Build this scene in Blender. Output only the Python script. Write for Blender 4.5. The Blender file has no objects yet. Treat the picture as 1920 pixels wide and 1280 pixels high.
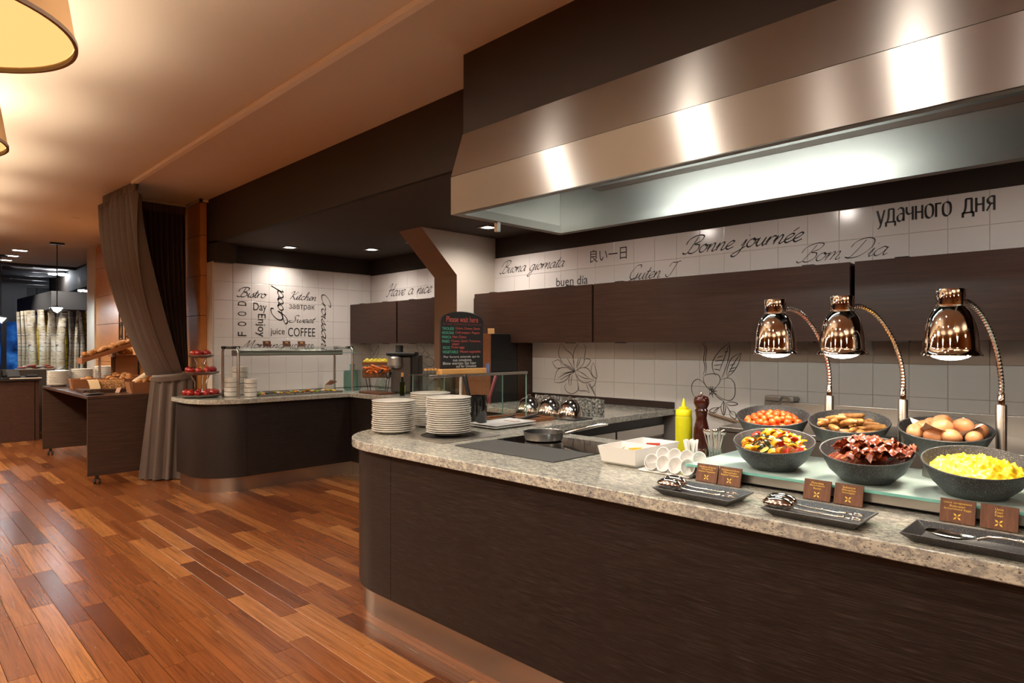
import bpy, bmesh, math, random
from mathutils import Vector, Matrix, Euler
R = math.radians
rnd = random.Random(7)
sc = bpy.context.scene
col = sc.collection

# ---------------------------------------------------------------- camera
ZC = 1.416; FPX = 1197.0; CX = 960.0; CY = 648.0; S2 = math.sqrt(2)
cam_d = bpy.data.cameras.new('camera'); cam = bpy.data.objects.new('camera', cam_d); col.objects.link(cam)
cam_d.sensor_width = 36.0; cam_d.lens = 36.0 * FPX / 1920.0
cam_d.shift_y = (CY - 640.0) / 1920.0
cam_d.clip_start = 0.02; cam_d.clip_end = 200
cam.location = (0, 0, ZC); cam.rotation_euler = (R(90), 0, R(-45))
sc.camera = cam

# ---------------------------------------------------------------- world, view
w = bpy.data.worlds.new('world'); sc.world = w; w.use_nodes = True
w.node_tree.nodes['Background'].inputs[0].default_value = (0.55, 0.62, 0.8, 1)
w.node_tree.nodes['Background'].inputs[1].default_value = 0.02
sc.view_settings.view_transform = 'Standard'; sc.view_settings.look = 'None'
sc.view_settings.gamma = 1.0; sc.view_settings.use_curve_mapping = False
sc.view_settings.exposure = 0.12
sc.cycles.use_denoising = True
sc.cycles.max_bounces = 8; sc.cycles.diffuse_bounces = 4; sc.cycles.glossy_bounces = 4
sc.cycles.transmission_bounces = 8; sc.cycles.transparent_max_bounces = 10
sc.cycles.sample_clamp_indirect = 4.0
sc.cycles.caustics_reflective = False; sc.cycles.caustics_refractive = False

def light(name, kind, loc, power, color, rot=(0, 0, 0), **kw):
    d = bpy.data.lights.new(name, kind); d.energy = power; d.color = color
    for k, v in kw.items(): setattr(d, k, v)
    o = bpy.data.objects.new(name, d); o.location = loc; o.rotation_euler = rot; col.objects.link(o)
    return o
def aim(o, target):
    o.rotation_euler = (Vector(target) - Vector(o.location)).to_track_quat('-Z', 'Y').to_euler()
WARM = (1.0, 0.66, 0.36); NEUT = (1.0, 0.86, 0.72); COOL = (0.72, 0.93, 1.0); WHITE = (0.9, 0.95, 1.0)
# downlights recessed in the aisle ceiling (just above the picture, mirrored as streaks in the hood)
AISLE = ((0.9, 0.79), (0.9, 1.95), (0.9, 3.06), (-0.8, 0.4), (-0.8, 1.7), (-0.9, -1.2))
for (x, y) in AISLE:
    l = light('aisle_downlight', 'SPOT', (x, y, 2.955), 62, NEUT, spot_size=R(155), spot_blend=0.9, shadow_soft_size=0.022)
    aim(l, (x + 0.45, y + 0.1, 0.9))
# downlights in the dark lower ceiling, washing the tiled walls
for (x, y, tx, ty, p, sz) in ((3.253, 6.73, 3.25, 7.0, 30, 130), (3.981, 6.223, 4.1, 6.4, 42, 150), (4.05, 5.5, 4.1, 5.5, 22, 150), (3.99, 4.30, 4.0, 4.2, 48, 165), (3.5, 2.9, 3.9, 2.9, 30, 165), (3.5, 1.7, 3.9, 1.7, 30, 165), (3.5, 0.4, 3.9, 0.4, 30, 165)):
    l = light('niche_downlight', 'SPOT', (x, y, 2.485), p, (1.0, 0.89, 0.80), spot_size=R(sz), spot_blend=1.0, shadow_soft_size=0.05)
    aim(l, (tx, ty, 0.9))

# ---------------------------------------------------------------- mesh builder
class MB:
    def __init__(s): s.v = []; s.f = []; s.m = []; s.cur = 0
    def mat(s, i): s.cur = i; return s
    def add(s, vs, fs, mtx=None):
        b = len(s.v)
        for p in vs: s.v.append(tuple(mtx @ Vector(p)) if mtx is not None else tuple(p))
        for f in fs: s.f.append([b + i for i in f]); s.m.append(s.cur)
        return s
    def box(s, x0, x1, y0, y1, z0, z1, mtx=None):
        return s.add([(x0,y0,z0),(x1,y0,z0),(x1,y1,z0),(x0,y1,z0),(x0,y0,z1),(x1,y0,z1),(x1,y1,z1),(x0,y1,z1)],
                     [(0,3,2,1),(4,5,6,7),(0,1,5,4),(1,2,6,5),(2,3,7,6),(3,0,4,7)], mtx)
    def prism(s, poly, z0, z1, mtx=None):
        n = len(poly)
        return s.add([(x, y, z0) for x, y in poly] + [(x, y, z1) for x, y in poly],
                     [list(range(n))[::-1], list(range(n, 2*n))] + [(i, (i+1) % n, n + (i+1) % n, n + i) for i in range(n)], mtx)
    def strip(s, path, z0, z1, th):          # upright sheet of thickness th following a plan path (normal to the left)
        n = len(path); inn = []
        for i, p in enumerate(path):
            a = Vector(path[max(0, i-1)]); b = Vector(path[min(n-1, i+1)]); d = (b - a).normalized()
            inn.append((p[0] + d.y * th, p[1] - d.x * th))
        vs = [(x,y,z0) for x,y in path] + [(x,y,z1) for x,y in path] + [(x,y,z0) for x,y in inn] + [(x,y,z1) for x,y in inn]
        fs = []
        for i in range(n-1):
            fs += [(i, i+1, n+i+1, n+i), (2*n+i+1, 2*n+i, 3*n+i, 3*n+i+1), (n+i, n+i+1, 3*n+i+1, 3*n+i), (i+1, i, 2*n+i, 2*n+i+1)]
        fs += [(0, n, 3*n, 2*n), (n-1, 3*n-1, 4*n-1, 2*n-1)]
        return s.add(vs, fs, mtx=None)
    def lathe(s, prof, seg=24, mtx=None, closed=False):
        vs = []; fs = []; n = len(prof)
        for r, z in prof:
            for k in range(seg):
                a = 2 * math.pi * k / seg; vs.append((r * math.cos(a), r * math.sin(a), z))
        for i in range(n - 1 + (1 if closed else 0)):
            j = (i + 1) % n
            for k in range(seg):
                l = (k + 1) % seg; fs.append((i*seg + k, i*seg + l, j*seg + l, j*seg + k))
        if not closed:
            if prof[0][0] > 1e-4: fs.append([k for k in range(seg)][::-1])
            if prof[-1][0] > 1e-4: fs.append([(n-1)*seg + k for k in range(seg)])
        return s.add(vs, fs, mtx)
    def tube(s, path, r, seg=8, caps=True, mtx=None):
        P = [Vector(p) for p in path]; n = len(P); rr = r if isinstance(r, (list, tuple)) else [r]*n
        vs = []; fs = []; up = None
        for i, p in enumerate(P):
            t = (P[min(n-1, i+1)] - P[max(0, i-1)]).normalized()
            if up is None: up = t.orthogonal().normalized()
            up = (up - t * up.dot(t)).normalized(); side = t.cross(up)
            for k in range(seg):
                a = 2 * math.pi * k / seg; vs.append(tuple(p + (up * math.cos(a) + side * math.sin(a)) * rr[i]))
        for i in range(n-1):
            for k in range(seg):
                l = (k+1) % seg; fs.append((i*seg+k, i*seg+l, (i+1)*seg+l, (i+1)*seg+k))
        if caps: fs.append(list(range(seg))[::-1]); fs.append([(n-1)*seg+k for k in range(seg)])
        return s.add(vs, fs, mtx)
    def ball(s, c, r, seg=14, rings=9, sq=(1,1,1), mtx=None, jit=0, rg=None):
        vs = []; fs = []
        for i in range(rings+1):
            th = math.pi * i / rings
            for k in range(seg):
                a = 2*math.pi*k/seg; q = r * (1 + (rg.uniform(-jit, jit) if jit and 0 < i < rings else 0))
                vs.append((c[0] + q*sq[0]*math.sin(th)*math.cos(a), c[1] + q*sq[1]*math.sin(th)*math.sin(a), c[2] + q*sq[2]*math.cos(th)))
        for i in range(rings):
            for k in range(seg):
                l = (k+1) % seg
                if i == 0: fs.append((k, (i+1)*seg+k, (i+1)*seg+l))
                elif i == rings-1: fs.append((i*seg+k, (i+1)*seg+k, i*seg+l))
                else: fs.append((i*seg+k, (i+1)*seg+k, (i+1)*seg+l, i*seg+l))
        return s.add(vs, fs, mtx)
    def grid(s, fn, nu, nv, mtx=None):
        vs = [fn(i/(nu-1), j/(nv-1)) for i in range(nu) for j in range(nv)]
        fs = [(i*nv+j, (i+1)*nv+j, (i+1)*nv+j+1, i*nv+j+1) for i in range(nu-1) for j in range(nv-1)]
        return s.add(vs, fs, mtx)
    def mesh(s, name, mats, smooth=None, recalc=True):
        me = bpy.data.meshes.new(name); me.from_pydata(s.v, [], s.f)
        bm = bmesh.new(); bm.from_mesh(me)
        bmesh.ops.remove_doubles(bm, verts=bm.verts, dist=1e-6)
        if recalc: bmesh.ops.recalc_face_normals(bm, faces=bm.faces)
        bm.to_mesh(me); bm.free()
        for m in (mats if isinstance(mats, (list, tuple)) else [mats]): me.materials.append(m)
        if isinstance(mats, (list, tuple)) and len(me.polygons) == len(s.m): me.polygons.foreach_set('material_index', s.m)
        if smooth:
            me.polygons.foreach_set('use_smooth', [True]*len(me.polygons)); me.set_sharp_from_angle(angle=R(smooth))
        me.update(); return me
    def build(s, name, mats, parent=None, loc=(0,0,0), rot=(0,0,0), smooth=None, bevel=0, seg=2, recalc=True):
        o = bpy.data.objects.new(name, s.mesh(name, mats, smooth, recalc)); col.objects.link(o)
        if parent is not None: o.parent = parent
        o.location = loc; o.rotation_euler = rot
        if bevel:
            b = o.modifiers.new('bevel', 'BEVEL'); b.width = bevel; b.segments = seg; b.limit_method = 'ANGLE'; b.angle_limit = R(40)
            if smooth is None:
                o.data.polygons.foreach_set('use_smooth', [True]*len(o.data.polygons)); o.data.set_sharp_from_angle(angle=R(35)); b.harden_normals = True
        return o

def tag(o, label, cat, group=None):
    o['label'] = label; o['category'] = cat
    if group: o['group'] = group
    return o
def thing(name, label, cat, loc=(0,0,0), rz=0, group=None):
    o = bpy.data.objects.new(name, None); col.objects.link(o); o.location = loc; o.rotation_euler = (0,0,rz); o.empty_display_size = 0.05
    return tag(o, label, cat, group)
def struct(o, label=None, cat=None):
    o['kind'] = 'structure'
    if label: o['label'] = label
    return o
def clone(o, loc=None, rot=None, parent=None, label=None, group=None, scale=None):
    c = o.copy(); col.objects.link(c); c.parent = parent
    if loc is not None: c.location = loc
    if rot is not None: c.rotation_euler = rot
    if scale is not None: c.scale = scale
    if label: c['label'] = label
    if group: c['group'] = group
    for ch in o.children: clone(ch, parent=c)
    return c
def inst(name, mesh, loc, rot=(0,0,0), parent=None, scale=None):
    o = bpy.data.objects.new(name, mesh); col.objects.link(o); o.location = loc; o.rotation_euler = rot
    if parent is not None: o.parent = parent
    if scale is not None: o.scale = scale
    return o
def ORD(n): return ['topmost','second','third','fourth','fifth','sixth','seventh','eighth','ninth','tenth','eleventh','twelfth','thirteenth','fourteenth','fifteenth','sixteenth','seventeenth','eighteenth','nineteenth','twentieth','twenty-first','twenty-second'][n]
# a photograph pixel as a point on a plane of the room
def _ray(x, y):
    u = (x - CX)/FPX; v = (CY - y)/FPX; return ((1+u)/S2, (1-u)/S2, v)
def onX(x, y, X): d = _ray(x, y); t = X/d[0]; return Vector((X, d[1]*t, ZC + d[2]*t))
def onY(x, y, Y): d = _ray(x, y); t = Y/d[1]; return Vector((d[0]*t, Y, ZC + d[2]*t))
def onZ(x, y, z): d = _ray(x, y); t = (z-ZC)/d[2]; return Vector((d[0]*t, d[1]*t, z))

# ---------------------------------------------------------------- materials
def mat(name, base=(.5,.5,.5), rough=.5, metal=0., spec=.5, **kw):
    m = bpy.data.materials.new(name); m.use_nodes = True
    b = m.node_tree.nodes['Principled BSDF']
    b.inputs['Base Color'].default_value = (*base, 1); b.inputs['Roughness'].default_value = rough
    b.inputs['Metallic'].default_value = metal; b.inputs['Specular IOR Level'].default_value = spec
    for k, v in kw.items():
        i = b.inputs[k.replace('_', ' ')]; i.default_value = (*v, 1) if isinstance(v, tuple) and len(v) == 3 else v
    return m
class N:
    def __init__(s, m): s.t = m.node_tree; s.b = s.t.nodes['Principled BSDF']
    def n(s, typ, **kw):
        o = s.t.nodes.new(typ)
        for k, v in kw.items():
            if hasattr(o, k): setattr(o, k, v)
            else: o.inputs[k.replace('_', ' ')].default_value = v
        return o
    def l(s, a, b): s.t.links.new(a, b)
    def coord(s, scale=(1,1,1), kind='Object', rot=(0,0,0)):
        if kind == 'World': src = s.n('ShaderNodeNewGeometry').outputs['Position']
        else: src = s.n('ShaderNodeTexCoord').outputs[kind]
        mp = s.n('ShaderNodeMapping'); mp.inputs['Scale'].default_value = scale; mp.inputs['Rotation'].default_value = rot
        s.l(src, mp.inputs['Vector']); s.map = mp; return mp.outputs[0]
    def noise(s, vec, scale=5, detail=4, rough=.5, dist=0):
        o = s.n('ShaderNodeTexNoise'); o.inputs['Scale'].default_value = scale; o.inputs['Detail'].default_value = detail
        o.inputs['Roughness'].default_value = rough; o.inputs['Distortion'].default_value = dist
        s.l(vec, o.inputs['Vector']); return o.outputs['Fac']
    def ramp(s, fac, stops):
        o = s.n('ShaderNodeValToRGB'); e = o.color_ramp.elements
        while len(e) < len(stops): e.new(0.5)
        for i, (p, c) in enumerate(stops): e[i].position = p; e[i].color = (*c, 1) if len(c) == 3 else c
        s.l(fac, o.inputs[0]); return o.outputs[0]
    def mix(s, fac, a, b, mode='MIX'):
        o = s.n('ShaderNodeMix'); o.data_type = 'RGBA'; o.blend_type = mode
        for v, i in ((fac, 0), (a, 6), (b, 7)):
            if hasattr(v, 'links'): s.l(v, o.inputs[i])
            else: o.inputs[i].default_value = v if i == 0 else (*v, 1)
        return o.outputs[2]
    def color(s, c): s.l(c, s.b.inputs['Base Color'])
    def bump(s, h, strength=.2, dist=.002):
        o = s.n('ShaderNodeBump'); o.inputs['Strength'].default_value = strength; o.inputs['Distance'].default_value = dist
        s.l(h, o.inputs['Height']); s.l(o.outputs[0], s.b.inputs['Normal'])
    def rough(s, fac, a, b):
        o = s.n('ShaderNodeMapRange'); o.inputs['To Min'].default_value = a; o.inputs['To Max'].default_value = b
        s.l(fac, o.inputs['Value']); s.l(o.outputs[0], s.b.inputs['Roughness'])

def wood(name, c0, c1, grain=(1,1,1), scale=6, rough=.4, bump=.15, kind='Object', c2=None, spec=.4):
    m = mat(name, c0, rough, spec=spec); n = N(m); v = n.coord(grain, kind)
    a = n.noise(v, scale, 6, .65, .6); b = n.noise(v, scale*5, 3, .6)
    c = n.ramp(a, [(.3, c0), (.55, tuple((p+q)/2 for p, q in zip(c0, c1))), (.72, c1)])
    if c2: c = n.mix(n.ramp(b, [(.5, (0,0,0)), (.75, (1,1,1))]), c, c2)
    n.color(c); n.bump(b, bump, .002); n.rough(b, rough-.06, rough+.1); return m
def emit(name, color, strength):
    m = mat(name, (0,0,0), .5); b = m.node_tree.nodes['Principled BSDF']
    b.inputs['Emission Color'].default_value = (*color, 1); b.inputs['Emission Strength'].default_value = strength; return m
def glass(name, color=(1,1,1), rough=0.0, alpha=.12, ior=1.45):
    # thin clear glass: mostly see-through, mirror highlights growing towards grazing angles
    m = bpy.data.materials.new(name); m.use_nodes = True; t = m.node_tree; t.nodes.clear()
    o = t.nodes.new('ShaderNodeOutputMaterial'); tr = t.nodes.new('ShaderNodeBsdfTransparent'); gl = t.nodes.new('ShaderNodeBsdfGlossy')
    lw = t.nodes.new('ShaderNodeLayerWeight'); pw = t.nodes.new('ShaderNodeMath'); pw.operation = 'POWER'; pw.inputs[1].default_value = 4.0
    ma = t.nodes.new('ShaderNodeMath'); ma.operation = 'MULTIPLY_ADD'; ma.inputs[1].default_value = .75; ma.inputs[2].default_value = alpha*.3
    lw.inputs['Blend'].default_value = .5; mx = t.nodes.new('ShaderNodeMixShader')
    tr.inputs[0].default_value = (*color, 1); gl.inputs['Roughness'].default_value = max(rough, .02)
    L = t.links.new; L(lw.outputs['Facing'], pw.inputs[0]); L(pw.outputs[0], ma.inputs[0]); L(ma.outputs[0], mx.inputs[0]); L(tr.outputs[0], mx.inputs[1]); L(gl.outputs[0], mx.inputs[2]); L(mx.outputs[0], o.inputs[0])
    return m

WG = dict(rough=.42, bump=.35)
M = {}
M['wenge_y'] = wood('wenge_panel', (.007,.004,.0032), (.020,.0128,.0100), (14, .35, 14), 6, c2=(.046,.033,.026), **WG)
M['wenge_x'] = wood('wenge_panel_cross', (.007,.004,.0032), (.020,.0128,.0100), (.35, 14, 14), 6, c2=(.046,.033,.026), **WG)
M['cab'] = wood('cabinet_oak', (.030,.012,.007), (.062,.027,.016), (6, .5, 10), 5, rough=.4, bump=.1)
M['cabinner'] = mat('cabinet_edge', (.02,.009,.006), .5)
M['table'] = wood('table_oak', (.028,.013,.008), (.070,.034,.021), (.6, 6, 9), 5, rough=.4, bump=.12)
M['veneer'] = wood('orange_veneer', (.50,.22,.065), (.58,.27,.09), (5, .6, 2), 4, rough=.4, bump=.03)
M['walnut'] = wood('walnut', (.09,.032,.015), (.19,.075,.035), (8, 8, 1.2), 14, rough=.45, bump=.05)
M['crate'] = wood('crate_wood', (.20,.075,.03), (.30,.125,.05), (3, 3, 14), 8, rough=.5, bump=.06)
M['pine'] = wood('pine', (.55,.27,.08), (.66,.37,.13), (1, 8, 8), 6, rough=.4, bump=.04)
M['darkpaint'] = mat('dark_brown_paint', (.040,.030,.023), .75, spec=.25)
M['darkceil'] = mat('dark_ceiling_paint', (.060,.047,.038), .8, spec=.2)
M['cream'] = mat('cream_paint', (.66,.60,.52), .75, spec=.25)
M['taupe'] = mat('taupe_paint', (.27,.18,.12), .7, spec=.25)
M['ceil'] = mat('ceiling_paint', (.71,.665,.60), .85, spec=.2)
n_ = N(M['ceil']); n_.bump(n_.noise(n_.coord((1,1,1), 'World'), 60, 3), .08, .002)
M['tile'] = mat('glazed_tile', (.78,.74,.70), .16, spec=.5)
n_ = N(M['tile']); n_.bump(n_.noise(n_.coord((1,1,1), 'World'), 7, 2), .05, .004)
M['grout'] = mat('grout', (.34,.30,.27), .9)
M['ink'] = mat('black_lettering', (.012,.010,.010), .45)
def steel(name, base, rough, aniso, scale):
    m = mat(name, base, rough, 1.0); n = N(m)
    h = n.noise(n.coord(scale, 'Object'), 30, 3); n.rough(h, rough-.015, rough+.015)
    if not aniso: n.bump(h, .02, .001)
    n.b.inputs['Anisotropic'].default_value = aniso
    if aniso:
        cx = n.n('ShaderNodeCombineXYZ'); cx.inputs[1].default_value = 1.0; n.l(cx.outputs[0], n.b.inputs['Tangent']); n.b.inputs['Anisotropic Rotation'].default_value = .25
    return m
M['steel'] = steel('brushed_steel', (.60,.57,.53), .30, 0, (1, 1, 20))
M['steel_h'] = steel('hood_steel', (.44,.43,.42), .30, .97, (1, .05, 30))
M['steel_d'] = steel('dull_steel', (.36,.33,.30), .38, 0, (1, 1, 10))
M['chrome'] = mat('chrome', (.86,.84,.82), .035, 1.0)
M['spring'] = mat('ribbed_chrome', (.70,.67,.64), .18, 1.0)
M['silver'] = mat('polished_silver', (.74,.69,.63), .12, 1.0)
M['blackmetal'] = mat('black_metal', (.012,.011,.011), .4, .2)
M['black'] = mat('black_plastic', (.010,.010,.011), .38)
M['blackgloss'] = mat('black_gloss', (.006,.006,.006), .06, spec=.6)
M['slate'] = mat('slate_tray', (.035,.035,.037), .34, spec=.5)
n_ = N(M['slate']); v_ = n_.coord((1,1,1)); s_ = n_.noise(v_, 420, 1); n_.color(n_.ramp(s_, [(.60, (.030,.030,.033)), (.72, (.22,.22,.22))])); n_.bump(s_, .08, .001)
M['stone'] = mat('stone_bowl', (.05,.05,.052), .48, spec=.5)
n_ = N(M['stone']); v_ = n_.coord((1,1,1)); s_ = n_.noise(v_, 330, 1.5, .6); n_.color(n_.ramp(s_, [(.50, (.022,.023,.025)), (.62, (.045,.045,.047)), (.71, (.26,.26,.26))])); n_.bump(n_.noise(v_, 150, 3), .22, .002)
M['china'] = mat('white_china', (.80,.77,.71), .18, spec=.5, Subsurface_Weight=.0)
M['white'] = mat('white_porcelain', (.84,.83,.81), .15, spec=.5)
M['frost'] = mat('frosted_glass_top', (.60,.78,.74), .10, spec=.6)
M['frostedge'] = mat('glass_edge_green', (.20,.52,.46), .12, spec=.6)
M['glass'] = glass('clear_glass', (.93,.97,.96))
M['glassedge'] = mat('glass_edge', (.25,.42,.38), .15, spec=.6)
M['tealglass'] = glass('teal_glass', (.45,.70,.66), alpha=.5)
M['hob'] = mat('ceramic_hob', (.006,.005,.005), .045, spec=.6)
M['mat'] = mat('grey_mat', (.055,.054,.053), .8)
n_ = N(M['mat']); n_.bump(n_.noise(n_.coord((1,1,1)), 300, 2), .5, .002)
# granite: cream ground, grey clouds drawn out along one way, black and rust flecks
m_ = mat('granite', (.5,.46,.4), .14, spec=.55); n_ = N(m_); v_ = n_.coord((2.2, 1.0, 1.6), 'World', (0, 0, R(28)))
a_ = n_.noise(v_, 7, 9, .72, 1.0); b_ = n_.noise(v_, 40, 6, .75, .3); c_ = n_.noise(n_.coord((1, .55, 1), 'World', (0, 0, R(28))), 170, 4, .7)
q_ = n_.ramp(a_, [(.32, (.29,.295,.28)), (.48, (.53,.51,.425)), (.66, (.65,.625,.51))])
q_ = n_.mix(n_.ramp(b_, [(.42, (1,1,1)), (.56, (0,0,0))]), q_, (.27,.265,.25))
q_ = n_.mix(n_.ramp(c_, [(.34, (1,1,1)), (.43, (0,0,0))]), q_, (.035,.032,.03))
q_ = n_.mix(n_.ramp(n_.noise(v_, 60, 3, .6), [(.63, (0,0,0)), (.72, (1,1,1))]), q_, (.70,.64,.54))
n_.color(q_); M['granite'] = m_
# oak-red floor boards: colour changes from board to board
def boards(name, island):
    m = mat(name, (.2,.08,.03), .24, spec=.38); n = N(m); v = n.coord((24, .8, 1), 'World')
    rnd_ = n.n('ShaderNodeNewGeometry').outputs['Random Per Island'] if island else n.n('ShaderNodeObjectInfo').outputs['Random']
    cmb = n.n('ShaderNodeCombineXYZ'); mm = n.n('ShaderNodeMath', operation='MULTIPLY'); mm.inputs[1].default_value = 90; n.l(rnd_, mm.inputs[0]); n.l(mm.outputs[0], cmb.inputs[2])
    ad = n.n('ShaderNodeVectorMath', operation='ADD'); n.l(v, ad.inputs[0]); n.l(cmb.outputs[0], ad.inputs[1])
    g = n.noise(ad.outputs[0], 1.5, 5, .55, 1.6); fine = n.noise(ad.outputs[0], 7, 3, .55, .6)
    base = n.ramp(rnd_, [(0, (.090,.025,.008)), (.2, (.165,.048,.014)), (.42, (.21,.066,.018)), (.62, (.17,.050,.014)), (.8, (.27,.096,.027)), (1, (.36,.145,.044))])
    gr = n.ramp(g, [(.30, (.55,.50,.48)), (.5, (.92,.92,.92)), (.7, (1.12,1.1,1.05))])
    c = n.mix(1.0, base, gr, 'MULTIPLY'); c = n.mix(n.ramp(fine, [(.52, (0,0,0)), (.72, (.45,.45,.45))]), c, (.07,.022,.008))
    n.color(c); n.rough(fine, .21, .30); n.bump(g, .012, .003); return m
M['board'] = boards('floor_board', False); M['boards'] = boards('floor_boards_far', True)
M['subfloor'] = mat('floor_gap', (.02,.008,.004), .8)
# curtain
m_ = mat('taupe_curtain', (.110,.082,.068), .55, spec=.35); n_ = N(m_)
n_.bump(n_.noise(n_.coord((1,1,.2)), 400, 2), .08, .001); M['curtain'] = m_
M['plinth'] = steel('plinth_steel', (.52,.46,.39), .30, 0, (8, 8, .3))
M['chalk'] = mat('chalkboard', (.012,.011,.010), .55)
M['track'] = mat('white_track', (.92,.86,.76), .5)
# ================================================================ SETTING
ZCEIL = 2.984; ZLOW = 2.507; XW = 4.49; YW = 7.03; XS = 2.545; XO = 2.466; ZT = 0.916
def bx(name, m, *d, parent=None, bevel=0): return MB().box(*d).build(name, m, parent, bevel=bevel)

# floor: sub-floor plus boards laid along Y, 10 cm wide
fl = struct(bx('floor', M['subfloor'], -7, 8, -6, 26, -.20, -.012))
BW = .1
rows = []; rb = random.Random(3)
for i in range(int(15/BW)):
    x0 = -7 + i*BW; y = -6 - rb.uniform(0, 1)
    while y < 26:
        L = rb.choice([.45, .6, .75, .9, 1.1, 1.3]) * rb.uniform(.93, 1.07); rows.append((x0, y, L)); y += L
def seen(x, y):
    if y > 13 or x > 3.6 or (x > 1.86 and y < 3.36): return False
    if x > 2.1 and y > 6.45: return False
    d = (x+y)/S2; r = (x-y)/S2
    if d < .6: return False
    px = CX + FPX*r/d; py = CY + FPX*ZC/d
    return -10 < px < 1930 and py < 1290
vis = []; rest = MB()
for (x0, y, L) in rows:
    k = sum(seen(x0+BW/2, y + L*t) for t in (.02, .25, .5, .75, .98))
    d = max(.7, (x0 + y + L/2)/S2)
    if k: vis.append((k/5*L/d**2.6, x0, y, L))
    else: rest.add([(x0+.001,y+.001,-.012),(x0+BW-.001,y+.001,-.012),(x0+BW-.001,y+L-.001,-.012),(x0+.001,y+L-.001,-.012),(x0+.001,y+.001,0),(x0+BW-.001,y+.001,0),(x0+BW-.001,y+L-.001,0),(x0+.001,y+L-.001,0)], [(4,5,6,7),(0,1,5,4),(1,2,6,5),(2,3,7,6),(3,0,4,7)])
vis.sort(reverse=True)
pm = MB(); e = .0022
hw, hl = BW/2 - .001, .5
pm.add([(-hw,-hl,-.012),(hw,-hl,-.012),(hw,hl,-.012),(-hw,hl,-.012),(-hw,-hl,-.0005),(hw,-hl,-.0005),(hw,hl,-.0005),(-hw,hl,-.0005),(-hw+.0006,-hl+.0015,0),(hw-.0006,-hl+.0015,0),(hw-.0006,hl-.0015,0),(-hw+.0006,hl-.0015,0)],
       [(0,1,5,4),(1,2,6,5),(2,3,7,6),(3,0,4,7),(4,5,9,8),(5,6,10,9),(6,7,11,10),(7,4,8,11),(8,9,10,11)])
plank_me = pm.mesh('floor_board', M['board'], recalc=False)
for (a, x0, y, L) in vis[:298]: inst('floor_board', plank_me, (x0+BW/2, y+L/2, 0), parent=fl, scale=(1, L-.002, 1))
for (a, x0, y, L) in vis[298:]:
    rest.add([(x0+.001,y+.001,-.012),(x0+BW-.001,y+.001,-.012),(x0+BW-.001,y+L-.001,-.012),(x0+.001,y+L-.001,-.012),(x0+.001,y+.001,0),(x0+BW-.001,y+.001,0),(x0+BW-.001,y+L-.001,0),(x0+.001,y+L-.001,0)], [(4,5,6,7),(0,1,5,4),(1,2,6,5),(2,3,7,6),(3,0,4,7)])
o = rest.build('floor_boards', M['boards'], fl, recalc=False); o['kind'] = 'stuff'

# ceilings
cl = MB(); cl.box(-7, XS, -6, 7.18, ZCEIL, ZCEIL+.2); cl.box(-7, XO+.4, 7.18, 13.6, ZCEIL, ZCEIL+.2)
cl.prism([(-7,13.6),(2.866,13.6),(2.89,18.0),(1.706,15.53),(-7,5.5)], ZCEIL, ZCEIL+.2) if False else cl.prism([(-7,13.6),(2.866,13.6),(2.89,18.0),(1.706,15.53),(-.6,14.6),(-7,14.2)], ZCEIL, ZCEIL+.2)
struct(cl.build('ceiling', M['ceil']))
lc = MB(); lc.box(XS+.02, XW+.1, -3, YW+.1, ZLOW, ZLOW+.1); struct(lc.build('ceiling_kitchen', M['darkceil']))
sf = MB(); sf.box(XS, XS+.03, -3, 7.18, ZLOW, ZCEIL+.05); sf.box(XS, XS+.2, YW-.12, 7.18, 2.304, ZLOW+.02)
struct(sf.build('wall_soffit', M['darkpaint']))
struct(bx('wall_hood_chase', M['darkpaint'], 2.25, XS+.3, -3, 2.62, ZLOW, ZCEIL+.04))
tr = MB().box(1.732, 1.768, 1.0, 6.86, ZCEIL-.03, ZCEIL)
tr_ = struct(tr.build('trim_1', M['track']), 'white curtain track running along the ceiling'); MB().box(1.769, 1.774, 1.0, 6.86, ZCEIL-.012, ZCEIL).build('track_shade_line', M['black'], tr_)  # black strip beside the track paints its side shadow

# kitchen walls with their tiles
wb = MB(); wb.box(XW, XW+.2, -3, YW+.2, 0, 2.304); wall_b = struct(wb.build('wall_back', M['grout']))
struct(bx('wall_back_upper', M['darkpaint'], XW, XW+.2, -3, YW+.2, 2.304, ZCEIL))
wf = MB().box(XS, XW, YW, 7.18, 0, 2.304); wall_l = struct(wf.build('wall_left', M['grout']))
struct(bx('wall_left_upper', M['darkpaint'], XS+.2, XW, YW, 7.18, 2.304, ZLOW+.05))
tg = .0016
def tile_mesh(a, b):
    t = MB(); h = .009; c = .003; a = a/2-tg/2; b = b/2-tg/2
    t.add([(-a,-b,0),(a,-b,0),(a,b,0),(-a,b,0),(-a,-b,h-.0015),(a,-b,h-.0015),(a,b,h-.0015),(-a,b,h-.0015),(-a+c,-b+c,h),(a-c,-b+c,h),(a-c,b-c,h),(-a+c,b-c,h)],
          [(0,1,5,4),(1,2,6,5),(2,3,7,6),(3,0,4,7),(4,5,9,8),(5,6,10,9),(6,7,11,10),(7,4,8,11),(8,9,10,11)])
    return t.mesh('tile', M['tile'], recalc=False)
TM = tile_mesh(.2, .2); TM14 = tile_mesh(.14, .2)
zrows = [2.204, 2.004, 1.404, 1.204, 1.004, .804, .604]
jr = random.Random(5)
def jit(): return (jr.uniform(-.0022,.0022), jr.uniform(-.0022,.0022))
for k in range(34):
    y = 7.045 - .2*k - .1 - (.0075 if k == 0 else 0)
    for z in zrows:
        if z < .9 and not (y < 2.6): continue
        a, b = jit()
        inst('tile', TM, (XW, y, z), (R(90)+a, b, R(-90)), wall_b, scale=(.92,1,1) if k == 0 else None)
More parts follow.
